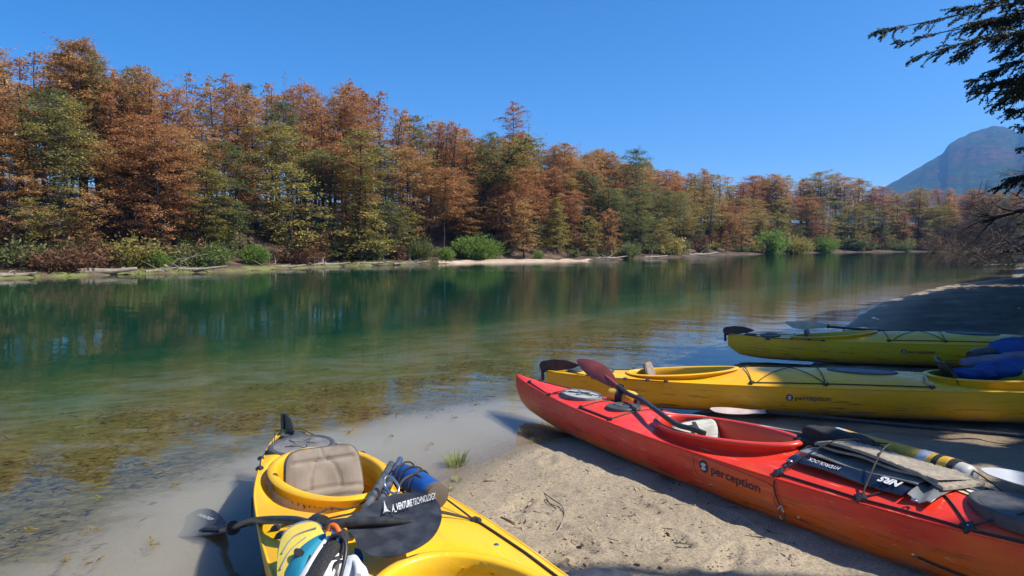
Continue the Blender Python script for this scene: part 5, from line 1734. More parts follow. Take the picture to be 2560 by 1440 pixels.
ux = (PP(1092, 1250, O1, N1) - PP(980, 1283, O1, N1)); L1 = ux.length; ux.normalize(); uy = N1.cross(ux).normalized()
b0 = PP(981, 1282, O1, N1) + N1 * 0.008
g1 = text_geo('A_VENTURE', 1.0, 0.035, 0.35); g2 = text_geo('TECHNOLOGY', 1.0, 0.0, 0.35)
flat_text('', b0, ux, uy, 0.036, MT['print_white'], bl, geo=g1, length=L1 * 0.47)
flat_text('', b0 + ux * (L1 * 0.48), ux, uy, 0.036, MT['print_white'], bl, geo=g2, length=L1 * 0.52)
tw = [(-0.30, -0.30), (-0.12, 0.1), (-0.05, 0.6), (0.0, 1.35), (0.05, 0.6), (0.12, 0.1), (0.30, -0.30), (0.14, -0.12), (-0.14, -0.12)]
tv = PP(966, 1280, O1, N1) + N1 * 0.008
obj('tower_mark', [tv + ux * (q[0] * 0.05) + uy * (q[1] * 0.032) for q in tw], [(0, 1, 7, 8), (0, 8, 1)][:1] + [(1, 2, 4, 5), (2, 3, 4), (5, 6, 7), (0, 1, 8), (1, 5, 7, 8)], MT['print_white'], bl, True)
O2 = P(500, 1310, -0.018)
N2 = (P(565, 1326, 0.06) - P(432, 1338, -0.05)).cross(P(500, 1275, -0.02) - P(432, 1338, -0.05)).normalized()
if N2.z < 0: N2 = -N2
lo = plate('blade', [(572, 1320), (560, 1300), (540, 1280), (515, 1272), (487, 1278), (462, 1296), (440, 1320), (432, 1336), (450, 1343), (490, 1341), (530, 1336), (560, 1332)], O2, N2, 0.006, MT['blade_black'], pd, 3, -0.008)
lx = (PP(530, 1300, O2, N2) - PP(494, 1286, O2, N2)); Ll = lx.length; lx.normalize()
flat_text('NOLOGY', PP(494, 1290, O2, N2) + N2 * 0.006, lx, N2.cross(lx), 0.026, MT['print_white'], lo, 0.02, 0.3, Ll)
tube('spine', [PP(565, 1326, O2, N2) + N2 * 0.008, PP(520, 1324, O2, N2) + N2 * 0.006, PP(498, 1326, O2, N2)], [0.0165, 0.015, 0.006], MT['carbon'], lo, n=10)

# two halves of a spare paddle strapped on the near kayak
sp = thing('spare_paddle', 'two grey spare paddle shafts strapped side by side on the near yellow kayak', 'paddle', tuple(P(960, 1230, 0.43)))
a0, a1 = P(979, 1160, 0.50), P(905, 1290, 0.475)
b0_, b1_ = P(994, 1163, 0.50), P(946, 1270, 0.475)
tube('shaft', [a0, a1, a1 + (a1 - a0) * 0.3], 0.0165, MT['shaft_grey'], sp, n=14)
tube('shaft', [b0_, b1_, b1_ + (b1_ - b0_) * 0.3], 0.0165, MT['shaft_grey'], sp, n=14)
fd = (b0_ - b1_).normalized()
tube('ferrule', [b0_ - fd * 0.01, b0_ + fd * 0.075], 0.0135, MT['steel'], sp, n=14)
for f in (0.35, 0.75):
    q = b1_ + (b0_ - b1_) * f
    tube('band', [q - fd * 0.006, q + fd * 0.006], 0.0195, MT['black'], sp, n=14)

# blue roll behind them, with cords round it
bg_ = thing('dry_bag', 'blue vinyl dry bag rolled up and corded on the near yellow kayak', 'dry bag', tuple(P(1040, 1215, 0.44)))
r0_, r1_ = P(1003, 1183, 0.50), P(1085, 1236, 0.485)
rd = (r1_ - r0_)
tube('bag', [r0_ - rd * 0.04, r0_, r0_ + rd * 0.25, r0_ + rd * 0.6, r0_ + rd * 0.9, r0_ + rd], [0.022, 0.042, 0.052, 0.056, 0.055, 0.05], MT['blue_bag'], bg_, n=18, smooth_path=4)
tube('base_end', [r0_ + rd * 1.0, r0_ + rd * 1.10, r0_ + rd * 1.13], [0.054, 0.052, 0.03], MT['taupe_dark'], bg_, n=18)
for f, tl in ((0.12, 0.3), (0.34, -0.2), (0.55, 0.35)):
    c = r0_ + rd * f; ax = rd.normalized(); e1 = ax.cross(Vector((0, 0, 1))).normalized(); e2 = e1.cross(ax)
    tube('cord', [c + e1 * (0.060 * math.cos(t)) + e2 * (0.060 * math.sin(t)) + ax * (tl * 0.05 * math.cos(t)) for t in np.linspace(0, 6.283, 22)], 0.0042, MT['cord'], bg_, n=6)
cr = thing('carabiner', 'silver carabiner clipped to the cords beside the blue dry bag', 'carabiner', tuple(P(978, 1213, 0.50)))
k0 = P(978, 1205, 0.535)
tube('hook', [k0 + Vector(q) for q in ((-0.028, 0, 0.012), (-0.022, -0.012, -0.014), (0.0, -0.035, -0.028), (0.03, -0.05, -0.03), (0.036, -0.03, -0.012), (0.01, 0.0, 0.012), (-0.015, 0.012, 0.022), (-0.028, 0, 0.012))], 0.0052, MT['steel'], cr, smooth_path=5)
tube('cord_tail', [k0 + Vector((0.03, -0.03, -0.02)), k0 + Vector((0.05, 0.0, 0.01)), k0 + Vector((0.09, 0.03, 0.02)), k0 + Vector((0.12, 0.0, 0.02))], 0.006, MT['cord'], cr, smooth_path=4)

# life vest lying on the near kayak
vs = thing('life_vest', 'yellow and teal life vest with black webbing and white piping on the near kayak', 'life vest', tuple(P(800, 1400, 0.42)))
vc = P(790, 1402, 0.50)
vx = Vector((0.50, -0.80, 0)).normalized(); vy = Vector((-0.80, -0.50, 0.0)).normalized()
tilt_n = Vector((-0.25, -0.45, 0.85)).normalized()
e1 = Vector((0.62, 0.72, 0.32)); e1 = (e1 - tilt_n * e1.dot(tilt_n)).normalized(); e2 = tilt_n.cross(e1).normalized()   # e1 runs away from the viewer


def on_vest(px, py, lift): return PP(px, py, vc, tilt_n) + tilt_n * lift


def pad(name, outline, mat, lift, th, dome, sm=3, curve=True):
    return plate(name, outline, vc + tilt_n * lift, tilt_n, th, mat, vs, sm, dome, curve)


pad('foam_panel', [(704, 1470), (702, 1420), (708, 1375), (722, 1345), (748, 1326), (785, 1318), (806, 1326), (812, 1348), (800, 1376), (776, 1408), (756, 1440), (745, 1500), (720, 1510)], MT['vest_yellow'], 0.0, 0.055, 0.008)
pad('edge_binding', [(703, 1440), (698, 1398), (706, 1354), (732, 1322), (772, 1308), (806, 1318), (811, 1345), (806, 1385), (790, 1420), (765, 1460), (735, 1500)], MT['vest_grey'], -0.030, 0.03, 0.0)
pad('teal_panel', [(722, 1452), (735, 1415), (762, 1378), (800, 1352), (822, 1350), (800, 1400), (775, 1460), (745, 1500)], MT['vest_teal'], 0.012, 0.05, 0.018)
pad('white_piping', [(742, 1470), (772, 1415), (800, 1372), (822, 1348), (829, 1352), (806, 1392), (780, 1435), (755, 1500)], MT['vest_white'], 0.030, 0.03, 0.012)
pad('webbing', [(752, 1480), (778, 1430), (806, 1382), (830, 1350), (840, 1330), (868, 1330), (862, 1360), (842, 1395), (815, 1440), (790, 1490)], MT['web'], 0.040, 0.03, 0.010, 3)
pad('white_piping', [(797, 1480), (818, 1440), (838, 1402), (846, 1372), (852, 1392), (842, 1420), (824, 1450), (806, 1495)], MT['vest_white'], 0.030, 0.03, 0.010)
pad('buckle', [(738, 1380), (748, 1375), (764, 1384), (758, 1396), (740, 1394)], MT['web'], 0.045, 0.02, 0.0, 2)
pad('pocket_strap', [(742, 1400), (758, 1385), (790, 1400), (778, 1424), (748, 1422)], MT['web'], 0.040, 0.02, 0.0, 2)
for q in ([(716, 1400), (745, 1358), (800, 1336)], [(712, 1440), (735, 1395), (775, 1360)]):
    tube('stitched_seam', [on_vest(x_, y_, 0.033) for x_, y_ in q], 0.003, MT['vest_grey'], vs, smooth_path=5)
tube('rescue_loop', [on_vest(*q) for q in ((845, 1345, 0.06), (852, 1362, 0.065), (862, 1375, 0.06), (858, 1390, 0.05), (845, 1380, 0.05))], 0.006, MT['steel'], vs, smooth_path=5)
tube('orange_clip', [on_vest(*q) for q in ((840, 1358, 0.060), (848, 1350, 0.070), (860, 1352, 0.070), (866, 1362, 0.06))], 0.009, MT['orange'], vs, smooth_path=4)
tube('black_hose', [on_vest(*q) for q in ((838, 1385, 0.05), (850, 1378, 0.07), (870, 1374, 0.07), (882, 1388, 0.06), (878, 1420, 0.05), (860, 1460, 0.03))], 0.006, MT['black'], vs, smooth_path=4, n=10)
for i in range(3):
    tube('shoulder_strap', [on_vest(805 + i*14, 1440 + i*6, 0.03), on_vest(830 + i*12, 1418 + i*8, 0.05), on_vest(858 + i*8, 1400 + i*12, 0.04)], 0.010, MT['black'], vs, smooth_path=4, flat=0.4)
sh = thing('waterproof_sheet', 'pale blue folded waterproof sheet under the life vest on the near kayak', 'sheet', tuple(P(880, 1425, 0.43)))
plate('sheet', [(872, 1392), (890, 1388), (905, 1408), (918, 1425), (920, 1465), (850, 1480), (845, 1430), (862, 1410)], P(885, 1430, 0.47), Vector((0.05, -0.45, 0.89)), 0.004, MT['sheet'], sh, 3, 0.012)
tube('fold', [P(873, 1396, 0.48), P(890, 1412, 0.49), P(895, 1440, 0.485)], 0.010, MT['sheet'], sh, smooth_path=4)
mo_ = P(885, 1395, 0.46)
plate('dark_fold', [(886, 1372), (903, 1376), (908, 1402), (890, 1395)], mo_, Vector((0.0, -0.5, 0.86)), 0.004, MT['blue_bag'], sh, 2)

# dark thing at the bottom edge: a black paddle blade end on the sand
bd = P(1490, 1452, 0.12)
t = thing('paddle_blade_end', 'dark rounded paddle blade at the bottom edge on the sand', 'paddle', tuple(P(1490, 1470, 0.10)))
plate('blade', [(1395, 1445), (1420, 1431), (1470, 1424), (1530, 1424), (1575, 1436), (1590, 1460), (1540, 1500), (1440, 1500)], bd, Vector((0.0, -0.25, 0.97)), 0.008, MT['blade_black'], t, 3, 0.012)

# ------------------------------------------------------------------ gear on the red kayak
pr = thing('paddle', 'bent black-shafted paddle with maroon blade leaning out of the red cockpit', 'paddle', tuple(rk.W(rk.D(2.5, 0, -0.2))))
Om = PD(1495, 935, 5.35)
Nm = (Vector((0, 0, CAM_H)) - Om).normalized() * 0.8 + Vector((-0.3, 0, 0.35)); Nm.normalize()
blm = plate('blade', [(1545, 965), (1535, 938), (1518, 918), (1495, 905), (1470, 898), (1448, 897), (1442, 903), (1448, 915), (1462, 931), (1482, 945), (1505, 957), (1528, 967)], Om, Nm, 0.006, MT['blade_red'], pr, 3, 0.010)
sm_ = [PP(1500, 930, Om, Nm), PP(1545, 966, Om, Nm), PD(1572, 985, 5.08), PD(1605, 1000, 4.82), PD(1640, 1025, 4.50), PD(1690, 1060, 4.18), PD(1730, 1072, 4.05), PD(1762, 1084, 3.98)]
tube('shaft', sm_[1:], 0.0165, MT['carbon'], pr, n=12, smooth_path=6)
tube('spine', [PP(1545, 966, Om, Nm), PP(1520, 945, Om, Nm) + Nm * 0.004, PP(1485, 920, Om, Nm)], [0.016, 0.012, 0.004], MT['blade_red'], blm, n=8)
dr = (sm_[2] - sm_[1]).normalized(); qd = PD(1549, 969, 5.30)
tube('drip_ring', [qd - dr * 0.01, qd + dr * 0.01], 0.033, MT['black'], pr, n=20)

tb = thing('throw_bag', 'small yellow throw bag with black straps behind the red kayak hatch', 'throw bag', tuple(P(1555, 1005, 0.28)))
c0, c1 = P(1525, 985, 0.36), P(1600, 1003, 0.34)
dv = (c1 - c0)
tube('bag', [c0 - dv * 0.05, c0 + dv * 0.05, c0 + dv * 0.4, c0 + dv * 0.75, c0 + dv * 0.95], [0.03, 0.055, 0.062, 0.06, 0.04], MT['tube_yellow'], tb, n=16, smooth_path=3)
tube('strap', [c0 + dv * 0.30, c0 + dv * 0.52], 0.066, MT['web'], tb, n=16)
tube('strap', [c0 + dv * 0.80, c0 + dv * 1.0], 0.048, MT['web'], tb, n=12)
blob('buckle', c1 + Vector((0.03, -0.05, 0.0)), (0.035, -0.02, 0), (0.01, 0.02, 0), (0, 0, 0.012), MT['black'], tb)

pb = thing('paddle', 'straight paddle with pale grey blade wedged behind the red cockpit', 'paddle', tuple(P(1720, 1050, 0.10)))
Ob = P(1720, 1048, 0.30)
plate('blade', [(1782, 1046), (1760, 1040), (1728, 1037), (1690, 1035), (1660, 1032), (1680, 1048), (1712, 1054), (1750, 1056), (1780, 1053)], Ob, Vector((-0.1, -0.35, 0.93)), 0.006, MT['blade_pale'], pb, 3)
tube('shaft', [P(1778, 1049, 0.30), P(1830, 1056, 0.27), P(1900, 1066, 0.23), P(2040, 1090, 0.17), P(2150, 1108, 0.14)], 0.016, MT['carbon'], pb, n=10, smooth_path=4)

pg = thing('paddle', 'long paddle with pinkish blade lying on shaded sand before the middle yellow kayak', 'paddle', tuple(P(1850, 1030, 0.10)))
Og = P(1845, 1028, 0.14)
plate('blade', [(1916, 1024), (1880, 1025), (1850, 1022), (1815, 1019), (1785, 1019), (1775, 1022), (1788, 1030), (1820, 1035), (1855, 1036), (1885, 1034), (1916, 1033)], Og, Vector((0, -0.2, 0.98)), 0.006, MT['blade_pink'], pg, 3)
tube('shaft', [P(1914, 1029, 0.14), P(2100, 1048, 0.145), P(2350, 1072, 0.155), P(2640, 1097, 0.165)], 0.016, MT['carbon'], pg, n=10)

pw = thing('paddle', 'pale blue-white paddle blade on shaded sand at the right edge', 'paddle', tuple(P(2520, 1190, 0.16)))
plate('blade', [(2452, 1172), (2480, 1170), (2530, 1176), (2600, 1190), (2680, 1210), (2660, 1240), (2560, 1215), (2510, 1200), (2470, 1186)], P(2520, 1190, 0.20), Vector((-0.1, -0.25, 0.96)), 0.006, MT['blade_pale'], pw, 3)
tube('shaft', [P(2660, 1222, 0.20), P(2800, 1262, 0.21)], 0.016, MT['carbon'], pw, n=10)

pt = thing('paddle', 'tan-bladed paddle lying along the deck of the farthest yellow kayak', 'paddle', tuple(P(2150, 830, 0.50)))
Ot = PD(2010, 812, 9.05)
plate('blade', [(2068, 814), (2050, 807), (2020, 805), (1985, 804), (1963, 805), (1975, 815), (1990, 821), (2020, 823), (2050, 820), (2068, 818)], Ot, Vector((-0.2, -0.75, 0.62)), 0.006, MT['blade_tan'], pt, 3, 0.008)
tube('shaft', [PD(2064, 816, 9.0), PD(2150, 823, 8.8), PD(2300, 833, 8.5), PD(2450, 843, 8.2), PD(2536, 851, 8.05)], 0.016, MT['carbon'], pt, n=10)
for q in ((2068, 816, 8.98), (2490, 846, 8.13)):
    c = PD(*q)
    tube('drip_ring', [c, c + Vector((0.02, -0.006, 0))], 0.028, MT['black'], pt, n=14)

# map case, mat, rolled float and black bag on the foredeck
R = lambda x, y, o=0.0: rk.W(rk.D(x, y, o))
up = Vector((0, 0, 1))
mc = thing('map_case', 'dark waterproof map case with white lettering under the woven mat', 'map case', tuple(R(3.3, -0.1)))


def drape(name, x0, x1, y0, y1, off, mat, parent, th=0.006, nx=16, ny=10, skew=0.0, wav=0.006, seed=0):
    """sheet lying on the deck"""
    rg = random.Random(seed); ph = rg.uniform(0, 6)
    V, F = [], []
    for s in (1, 0):
        for i in range(nx + 1):
            for j in range(ny + 1):
                u, v = i / nx, j / ny
                x = x0 + (x1 - x0) * u + skew * v; y = y0 + (y1 - y0) * v
                V.append(R(x, y, off + s * th + wav * math.sin(u * 7 + v * 4 + ph)))
    n = (nx + 1) * (ny + 1)
    for i in range(nx):
        for j in range(ny):
            q = i * (ny + 1) + j
            F.append((q, q + ny + 1, q + ny + 2, q + 1)); F.append((n + q, n + q + 1, n + q + ny + 2, n + q + ny + 1))
    ed = [i * (ny + 1) for i in range(nx + 1)] + [nx * (ny + 1) + j for j in range(1, ny + 1)] + [i * (ny + 1) + ny for i in range(nx - 1, -1, -1)] + [j for j in range(ny - 1, 0, -1)]
    for a in range(len(ed)):
        b = ed[(a + 1) % len(ed)]
        F.append((ed[a], n + ed[a], n + b, b))
    return obj(name, V, F, mat, parent, True, True, 50)


cl = drape('clear_window', 3.06, 3.66, -0.12, 0.10, 0.030, MT['case_clear'], mc, 0.006, skew=0.03, seed=1)
nv = drape('navy_band', 3.04, 3.64, -0.195, -0.125, 0.022, MT['case_navy'], mc, 0.006, 16, 5, skew=0.02, seed=2)
drape('clear_edge', 3.66, 3.76, -0.19, 0.06, 0.020, MT['case_clear'], mc, 0.005, 6, 8, wav=0.012, seed=3)
for x in (3.07, 3.70):
    c = R(x, -0.205, 0.032)
    tube('grommet', [c + Vector((0.011 * math.cos(t), 0.011 * math.sin(t), 0)) for t in np.linspace(0, 6.28, 14)], 0.004, MT['steel'], mc, n=5)


def deck_text(txt, x0, y0, ln, hgt, off, mat, parent, bold=0.0, shear=0.0):
    """print on the case, read from the far side (upside down to us)"""
    v, f = text_geo(txt, 1.0, bold, shear)
    w = v[:, 0].max()
    V = [R(x0 - q[0] / w * ln, y0 - q[1] * hgt, off + 0.0065 + 0.006 * math.sin((x0 - q[0] / w * ln - 3.04) / 0.6 * 7 + 2.0)) for q in v]
    return obj('lettering', V, f, mat, parent, True)


deck_text('HYDROLOCK', 3.31, -0.143, 0.17, 0.036, 0.030, MT['print_white'], nv, 0.01)
deck_text('NRS', 3.61, -0.138, 0.10, 0.055, 0.030, MT['print_white'], nv, 0.05, 0.2)

mt_ = thing('woven_mat', 'folded beige quilted mat strapped on the red kayak foredeck', 'mat', tuple(R(3.4, 0.0, 0.04)))
# quilted cells in rows
mo0 = R(3.10, -0.055, 0.080); mx_ = (R(3.76, -0.095, 0.072) - mo0); my_ = (R(3.14, 0.20, 0.085) - mo0)
mn = mx_.cross(my_).normalized()
V, F = [], []
nx, ny = 72, 44
for s in (1, 0):
    for i in range(nx + 1):
        for j in range(ny + 1):
            u, v = i / nx, j / ny
            row = v * 9
            cell = (u * 15 + (0.5 if int(row) % 2 else 0)) % 1
            qz = 0.006 * (abs(math.sin(row * math.pi)) ** 0.5) * (min(1, abs(math.sin(cell * math.pi)) * 3) ** 0.6)
            sag = -0.030 * max(0, u - 0.82) / 0.18 - 0.02 * max(0, 0.12 - u) / 0.12 + 0.010 * math.sin(u * 5 + v * 2)
            V.append(mo0 + mx_ * u + my_ * v + mn * (sag + (qz + 0.012 if s else 0)))
n = (nx + 1) * (ny + 1)
for i in range(nx):
    for j in range(ny):
        q = i * (ny + 1) + j
        F.append((q, q + ny + 1, q + ny + 2, q + 1)); F.append((n + q, n + q + 1, n + q + ny + 2, n + q + ny + 1))
ed = [i * (ny + 1) for i in range(nx + 1)] + [nx * (ny + 1) + j for j in range(1, ny + 1)] + [i * (ny + 1) + ny for i in range(nx - 1, -1, -1)] + [j for j in range(ny - 1, 0, -1)]
for a in range(len(ed)):
    b = ed[(a + 1) % len(ed)]
    F.append((ed[a], n + ed[a], n + b, b))
obj('quilted_top', V, F, MT['mat'], mt_, True, True, 60)
V = [mo0 + mx_ * (0.03 + 0.93 * (i / 12)) + my_ * (0.02 + 0.9 * (j / 8)) - mn * (0.006 + 0.012 * s + 0.006 * math.sin(i)) for s in (0, 1) for i in range(13) for j in range(9)]
F = []
for s in (0, 1):
    for i in range(12):
        for j in range(8):
            q = s * 117 + i * 9 + j
            F.append((q, q + 9, q + 10, q + 1))
for i in range(12):
    F.append((i*9, (i+1)*9, 117 + (i+1)*9, 117 + i*9))
obj('under_fold', V, F, MT['mat'], mt_, True, True, 50)
bkb = thing('black_bag', 'black crumpled mesh bag between the red cockpit and the woven mat', 'bag', tuple(R(3.1, 0.1, 0.02)))
blob('bag', R(3.10, 0.14, 0.075), R(3.30, 0.17, 0.06) - R(3.10, 0.14, 0.06), Vector((0.05, 0.06, 0.0)), Vector((0, 0, 0.05)), MT['web'], bkb, 2.6, 26, 14, 0.14, 3)
blob('fold', R(2.98, 0.10, 0.05), R(3.08, 0.12, 0.05) - R(2.98, 0.10, 0.05), Vector((0.04, 0.06, 0.0)), Vector((0, 0, 0.035)), MT['web'], bkb, 2.6, 20, 10, 0.18, 5)

fl = thing('rolled_float', 'long yellow rolled paddle float with silver and dark bands beyond the mat', 'paddle float', tuple(R(3.3, 0.3, -0.05)))
f0, f1 = P(2088, 1088, 0.42), P(2432, 1192, 0.455)
fd = f1 - f0
tube('roll', [f0 + fd * t for t in (0, 0.05, 0.3, 0.55, 0.75, 0.9)], [0.042, 0.046, 0.050, 0.055, 0.058, 0.059], MT['tube_yellow'], fl, n=18, smooth_path=4)
tube('silver_band', [f0 + fd * 0.015, f0 + fd * 0.10], 0.0475, MT['reflect'], fl, r1=0.0485, n=18)
tube('dark_end', [f0 - fd * 0.012, f0 + fd * 0.004], 0.046, MT['black'], fl, n=18)
tube('silver_band', [f0 + fd * 0.69, f0 + fd * 0.76], 0.0595, MT['reflect'], fl, r1=0.060, n=18)
tube('dark_strap', [f0 + fd * 0.795, f0 + fd * 0.83], 0.0605, MT['web'], fl, n=18)
tube('dark_strap', [f0 + fd * 0.89, f0 + fd * 0.93], 0.0605, MT['web'], fl, n=18)
tube('cap', [f0 + fd * 0.93, f0 + fd * 0.97, f0 + fd * 0.995, f0 + fd * 1.0], [0.052, 0.05, 0.042, 0.03], MT['white_plastic'], fl, n=18)
tube('strap_loop', [f1 + Vector(q) for q in ((0, 0, 0.03), (0.04, -0.03, 0.0), (0.10, -0.07, -0.05), (0.12, -0.09, -0.07), (0.09, -0.08, -0.08), (0.03, -0.04, -0.04))], 0.007, MT['web'], fl, smooth_path=4, flat=0.4)
tube('wire_loop', [f1 + Vector(q) for q in ((0.05, -0.05, -0.03), (0.10, -0.08, -0.06), (0.125, -0.10, -0.075), (0.09, -0.09, -0.085))], 0.003, MT['steel'], fl, smooth_path=4)

# sticker on the red foredeck, beside the front hatch
n = 36
sv = []
def stick(f, z, sx=0.30, sy=0.085, cx=3.98, cy=0.055, sk=0.0):
    return [R(cx + sx * f * math.cos(2*math.pi*i/n), cy + sy * f * math.sin(2*math.pi*i/n) + sk, z) for i in range(n)]
def fan(pts): return pts, [tuple(range(n))]
a, b = fan(stick(1.0, 0.006)); so = obj('sticker', a, b, MT['gold'], rk.root, True)
a, b = fan(stick(0.82, 0.0075, cx=4.02)); obj('sticker_centre', a, b, MT['sticker'], so, True)
v, f = text_geo('MITREL', 1.0, 0.03)
w = v[:, 0].max()
obj('sticker_print', [R(4.12 - q[0] / w * 0.24, 0.075 - q[1] * 0.045, 0.0095) for q in v], f, MT['print_navy'], so, True)

# jackets in the front cockpit of the middle yellow kayak
jk = thing('blue_jacket', 'blue jacket with dark cuff heaped over the front cockpit of the middle kayak', 'jacket', tuple(P(2500, 900, 0.45)))
jc = [((2480, 888), (2600, 872), 0.115, 6.05, 'sleeve', 'jacket'), ((2440, 930), (2560, 918), 0.075, 5.72, 'body', 'jacket'), ((2420, 908), (2560, 905), 0.06, 5.85, 'lining', 'jacket_in'), ((2520, 900), (2640, 915), 0.08, 5.75, 'lining', 'jacket_in'), ((2380, 935), (2480, 935), 0.05, 5.70, 'hem', 'jacket')]
for i, (q0, q1, r, dep, nm, mt) in enumerate(jc):
    a = PD(q0[0], q0[1], dep); b = PD(q1[0], q1[1], dep - 0.1)
    blob(nm, (a + b) / 2, (b - a) * 0.62, Vector((0.0, r * 1.3, 0.0)), Vector((0, 0, r)), MT[mt], jk, 2.3, 36, 20, 0.22, i)
ca, cb = PD(2425, 895, 6.0), PD(2478, 890, 6.0)
tube('cuff', [ca, ca + (cb - ca) * 0.3, cb], [0.06, 0.075, 0.085], MT['black'], jk, n=16)

# ------------------------------------------------------------------ beach details
rgd = np.random.default_rng(23)


def grass_tuft(px, py, h, n, label, spread=0.05):
    q = P(px, py, 0.0)
    z = ground_z(q.x, q.y)
    q = P(px, py, max(z, 0)); z = max(ground_z(q.x, q.y), -0.02)
    V, F, T = [], [], []
    for i in range(n):
        a = rgd.uniform(0, 6.28); r = spread * math.sqrt(rgd.uniform())
        b = np.array([r * math.cos(a), r * math.sin(a), -0.01])
        d = np.array([math.cos(a) * rgd.uniform(0.2, 0.9), math.sin(a) * rgd.uniform(0.2, 0.9), 1.0]); d /= np.linalg.norm(d)
        hh = h * rgd.uniform(0.5, 1.1); s = np.array([-math.sin(a), math.cos(a), 0]) * 0.0022
        k = len(V)
        m = b + d * hh * 0.55; t = b + d * hh + np.array([math.cos(a), math.sin(a), -0.3]) * hh * 0.22
        V += [b - s, b + s, m - s * 0.8, m + s * 0.8, t]; F += [(k, k+1, k+3, k+2), (k+2, k+3, k+4)]
        T += [rgd.uniform(0.2, 1.0)] * 5
    o = obj('grass_tuft', V, F, MT['grass'])
    at = o.data.attributes.new('tint', 'FLOAT', 'POINT'); at.data.foreach_set('value', np.array(T, np.float32))
    o.location = (q.x, q.y, z)
    return tag(o, label, 'grass')


grass_tuft(1140, 1158, 0.12, 130, 'largest bright grass tuft at the sand edge beside the near kayak', 0.07)
grass_tuft(1322, 1082, 0.09, 80, 'grass tuft at the water edge left of the red kayak', 0.055)
grass_tuft(1342, 1106, 0.05, 40, 'small sparse grass tuft just behind the one at the water edge', 0.05)
grass_tuft(1145, 1202, 0.05, 40, 'small grass sprout below the largest tuft', 0.03)
grass_tuft(1116, 1228, 0.07, 40, 'grass sprout touching the near kayak gunwale', 0.025)
grass_tuft(1352, 1187, 0.03, 30, 'tiny dark grass sprout in the middle of the sand', 0.03)
grass_tuft(1370, 1100, 0.05, 60, 'yellowish grass patch in the shadow edge of the red kayak', 0.09)
grass_tuft(1280, 1140, 0.025, 60, 'low dry grass patch right of the largest tuft', 0.10)

tw_ = thing('dry_twig', 'curved dry twig lying in the middle of the sunlit sand', 'twig', tuple(P(1390, 1290, 0.07)))
def G(px, py, lift=0.006):
    q = P(px, py, 0.06); z = ground_z(q.x, q.y); q = P(px, py, z); return Vector((q.x, q.y, ground_z(q.x, q.y) + lift))
tube('stem', [G(1360, 1243, 0.03), G(1385, 1258, 0.02), G(1404, 1270, 0.015), G(1411, 1285), G(1405, 1310), G(1395, 1330), G(1383, 1337)], 0.0042, MT['wood_pale'], tw_, r1=0.0025, smooth_path=4, n=6)
tube('side_shoot', [G(1362, 1246, 0.025), G(1375, 1262), G(1392, 1274)], 0.003, MT['twig'], tw_, r1=0.0015, n=5)

# litter and small stones on the sand: too many to count
V, F = [], []
cnt = 0
for i in range(2300):
    px, py = rgd.uniform(1000, 2000), rgd.uniform(1080, 1440)
    q = P(px, py, 0.06)
    z, dn_, _ = land(np.array([q.x]), np.array([q.y]))
    if dn_[0] < 0.05: continue
    z = float(z[0]); s = rgd.choice([0.0018, 0.003, 0.006], p=[0.55, 0.38, 0.07]) * rgd.uniform(0.6, 1.3)
    a = rgd.uniform(0, 3.14); el = rgd.choice([rgd.uniform(1, 2.2), rgd.uniform(4, 9)], p=[0.8, 0.2])
    box_into(V, F, (q.x, q.y, z + s * 0.15), (s * el * math.cos(a), s * el * math.sin(a), 0), (-s * math.sin(a), s * math.cos(a), s * 0.3), (0, 0.1 * s, s * 0.5))
lit = obj('sand_litter', V, F, M('dry_litter', (0.36, 0.27, 0.19), 0.95, (0.10, 0.07, 0.05), 9, 0.42, 0.58))
tag(lit, kind='stuff')

# submerged weed belt: strands on the river bed
n = 230000
u = rgd.uniform(-1, 1, n)
wx = rgd.uniform(-9.5, 5.5, n); wy = rgd.uniform(3.4, 15, n)
z, dn_, _ = land(wx, wy)
den = 0.5 + 0.62 * fbm(wx, wy * 1.4, 2.2, 4, 2)
ok = (dn_ < -1.1) & (dn_ > -7.0) & (den * np.clip((-dn_ - 0.9) / 1.0, 0, 1) * np.clip((6.0 + dn_) / 2.5, 0.06, 1) > rgd.uniform(0.30, 0.95, n))
wx, wy, z = wx[ok], wy[ok], z[ok]
m = len(wx)
cen = np.stack([wx, wy, np.minimum(z + rgd.uniform(0.005, 0.06, m), -0.015)], -1)
dr_ = np.stack([rgd.normal(0.9, 0.5, m), rgd.normal(0.75, 0.5, m), rgd.normal(0, 0.25, m)], -1)
wm_ = leaf_mesh('water_weed', cen, dr_, rgd.normal(size=(m, 3)) * 0.5 + [0, 0, 0.6], rgd.uniform(0.022, 0.085, m), 0.14, np.clip(rgd.normal(0.45, 0.22, m), 0, 1))
wm_.materials.append(MT['weed'])
ww = bpy.data.objects.new('water_weed', wm_); C.objects.link(ww); tag(ww, kind='stuff')

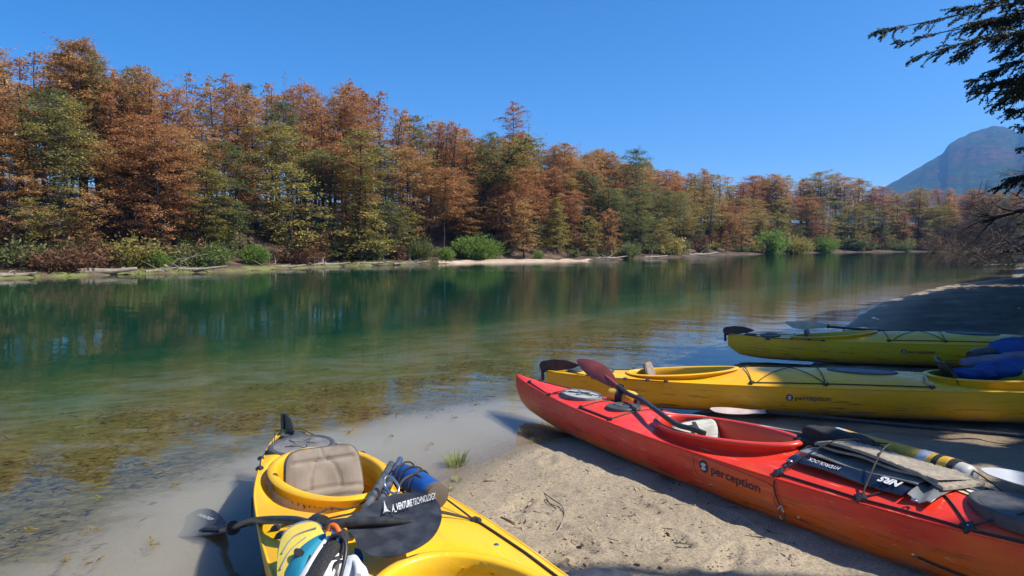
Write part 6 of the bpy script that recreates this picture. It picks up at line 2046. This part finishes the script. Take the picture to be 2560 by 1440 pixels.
# sprigs floating or standing in the shallows
SPR = [(150, 1405, 'weed'), (430, 1215, 'weed'), (230, 1330, 'weed'), (370, 1360, 'weed'), (250, 1245, 'willow'), (60, 1330, 'weed'), (985, 1090, 'weed'), (1075, 1045, 'weed'), (1130, 1045, 'weed'), (880, 1080, 'weed'), (1070, 1110, 'weed'), (240, 1405, 'weed'), (1190, 1010, 'weed')]
for i, (px, py, mt) in enumerate(SPR):
    q = P(px, py, 0.0)
    k = int(rgd.integers(8, 16)); a = rgd.uniform(0, 6.28, k) * 0.5 + rgd.uniform(0, 6)
    cen = np.stack([np.cos(a) * 0.035 * rgd.uniform(0.2, 1.6, k), np.sin(a) * 0.035 * rgd.uniform(0.2, 1.6, k), rgd.uniform(0.001, 0.012, k)], -1)
    me_ = leaf_mesh('floating_sprig', cen, np.stack([np.cos(a), np.sin(a), rgd.normal(0, 0.15, k)], -1), rgd.normal(size=(k, 3)) * 0.2 + [0, 0, 1], rgd.uniform(0.02, 0.055, k), 0.25, rgd.uniform(0.3, 1, k))
    me_.materials.append(MT['willow' if mt == 'willow' else 'weed'])
    o = bpy.data.objects.new('floating_sprig', me_); C.objects.link(o); o.location = (q.x, q.y, 0.001)
    tag(o, 'leafy weed sprig floating %s' % ('left of the near kayak' if px < 700 else 'between the near and red kayaks'), 'weed sprig', 'sprigs in the shallows %s' % ('left' if px < 700 else 'middle'))

# ------------------------------------------------------------------ tell look-alikes apart by their order from the left
ORD = ['leftmost', 'second from left', 'third from left', 'fourth from left', 'fifth from left', 'sixth from left', 'seventh from left', 'eighth from left', 'ninth from left', 'tenth from left']
same = {}
for o in C.objects:
    if o.parent is None and 'label' in o.keys():
        same.setdefault(o['label'], []).append(o)
for lab, os_ in same.items():
    if len(os_) < 2 or len(os_) > 10: continue
    def order(o):
        q = MATW[o.name].translation if o.name in MATW else o.location
        w = to_px(q.x, q.y, q.z)
        return w[0] if w else 9999 - q.y
    os_.sort(key=order)
    for i, o in enumerate(os_):
        o['label'] = '%s %s' % (ORD[i] if i < len(os_) - 1 else 'rightmost', lab)
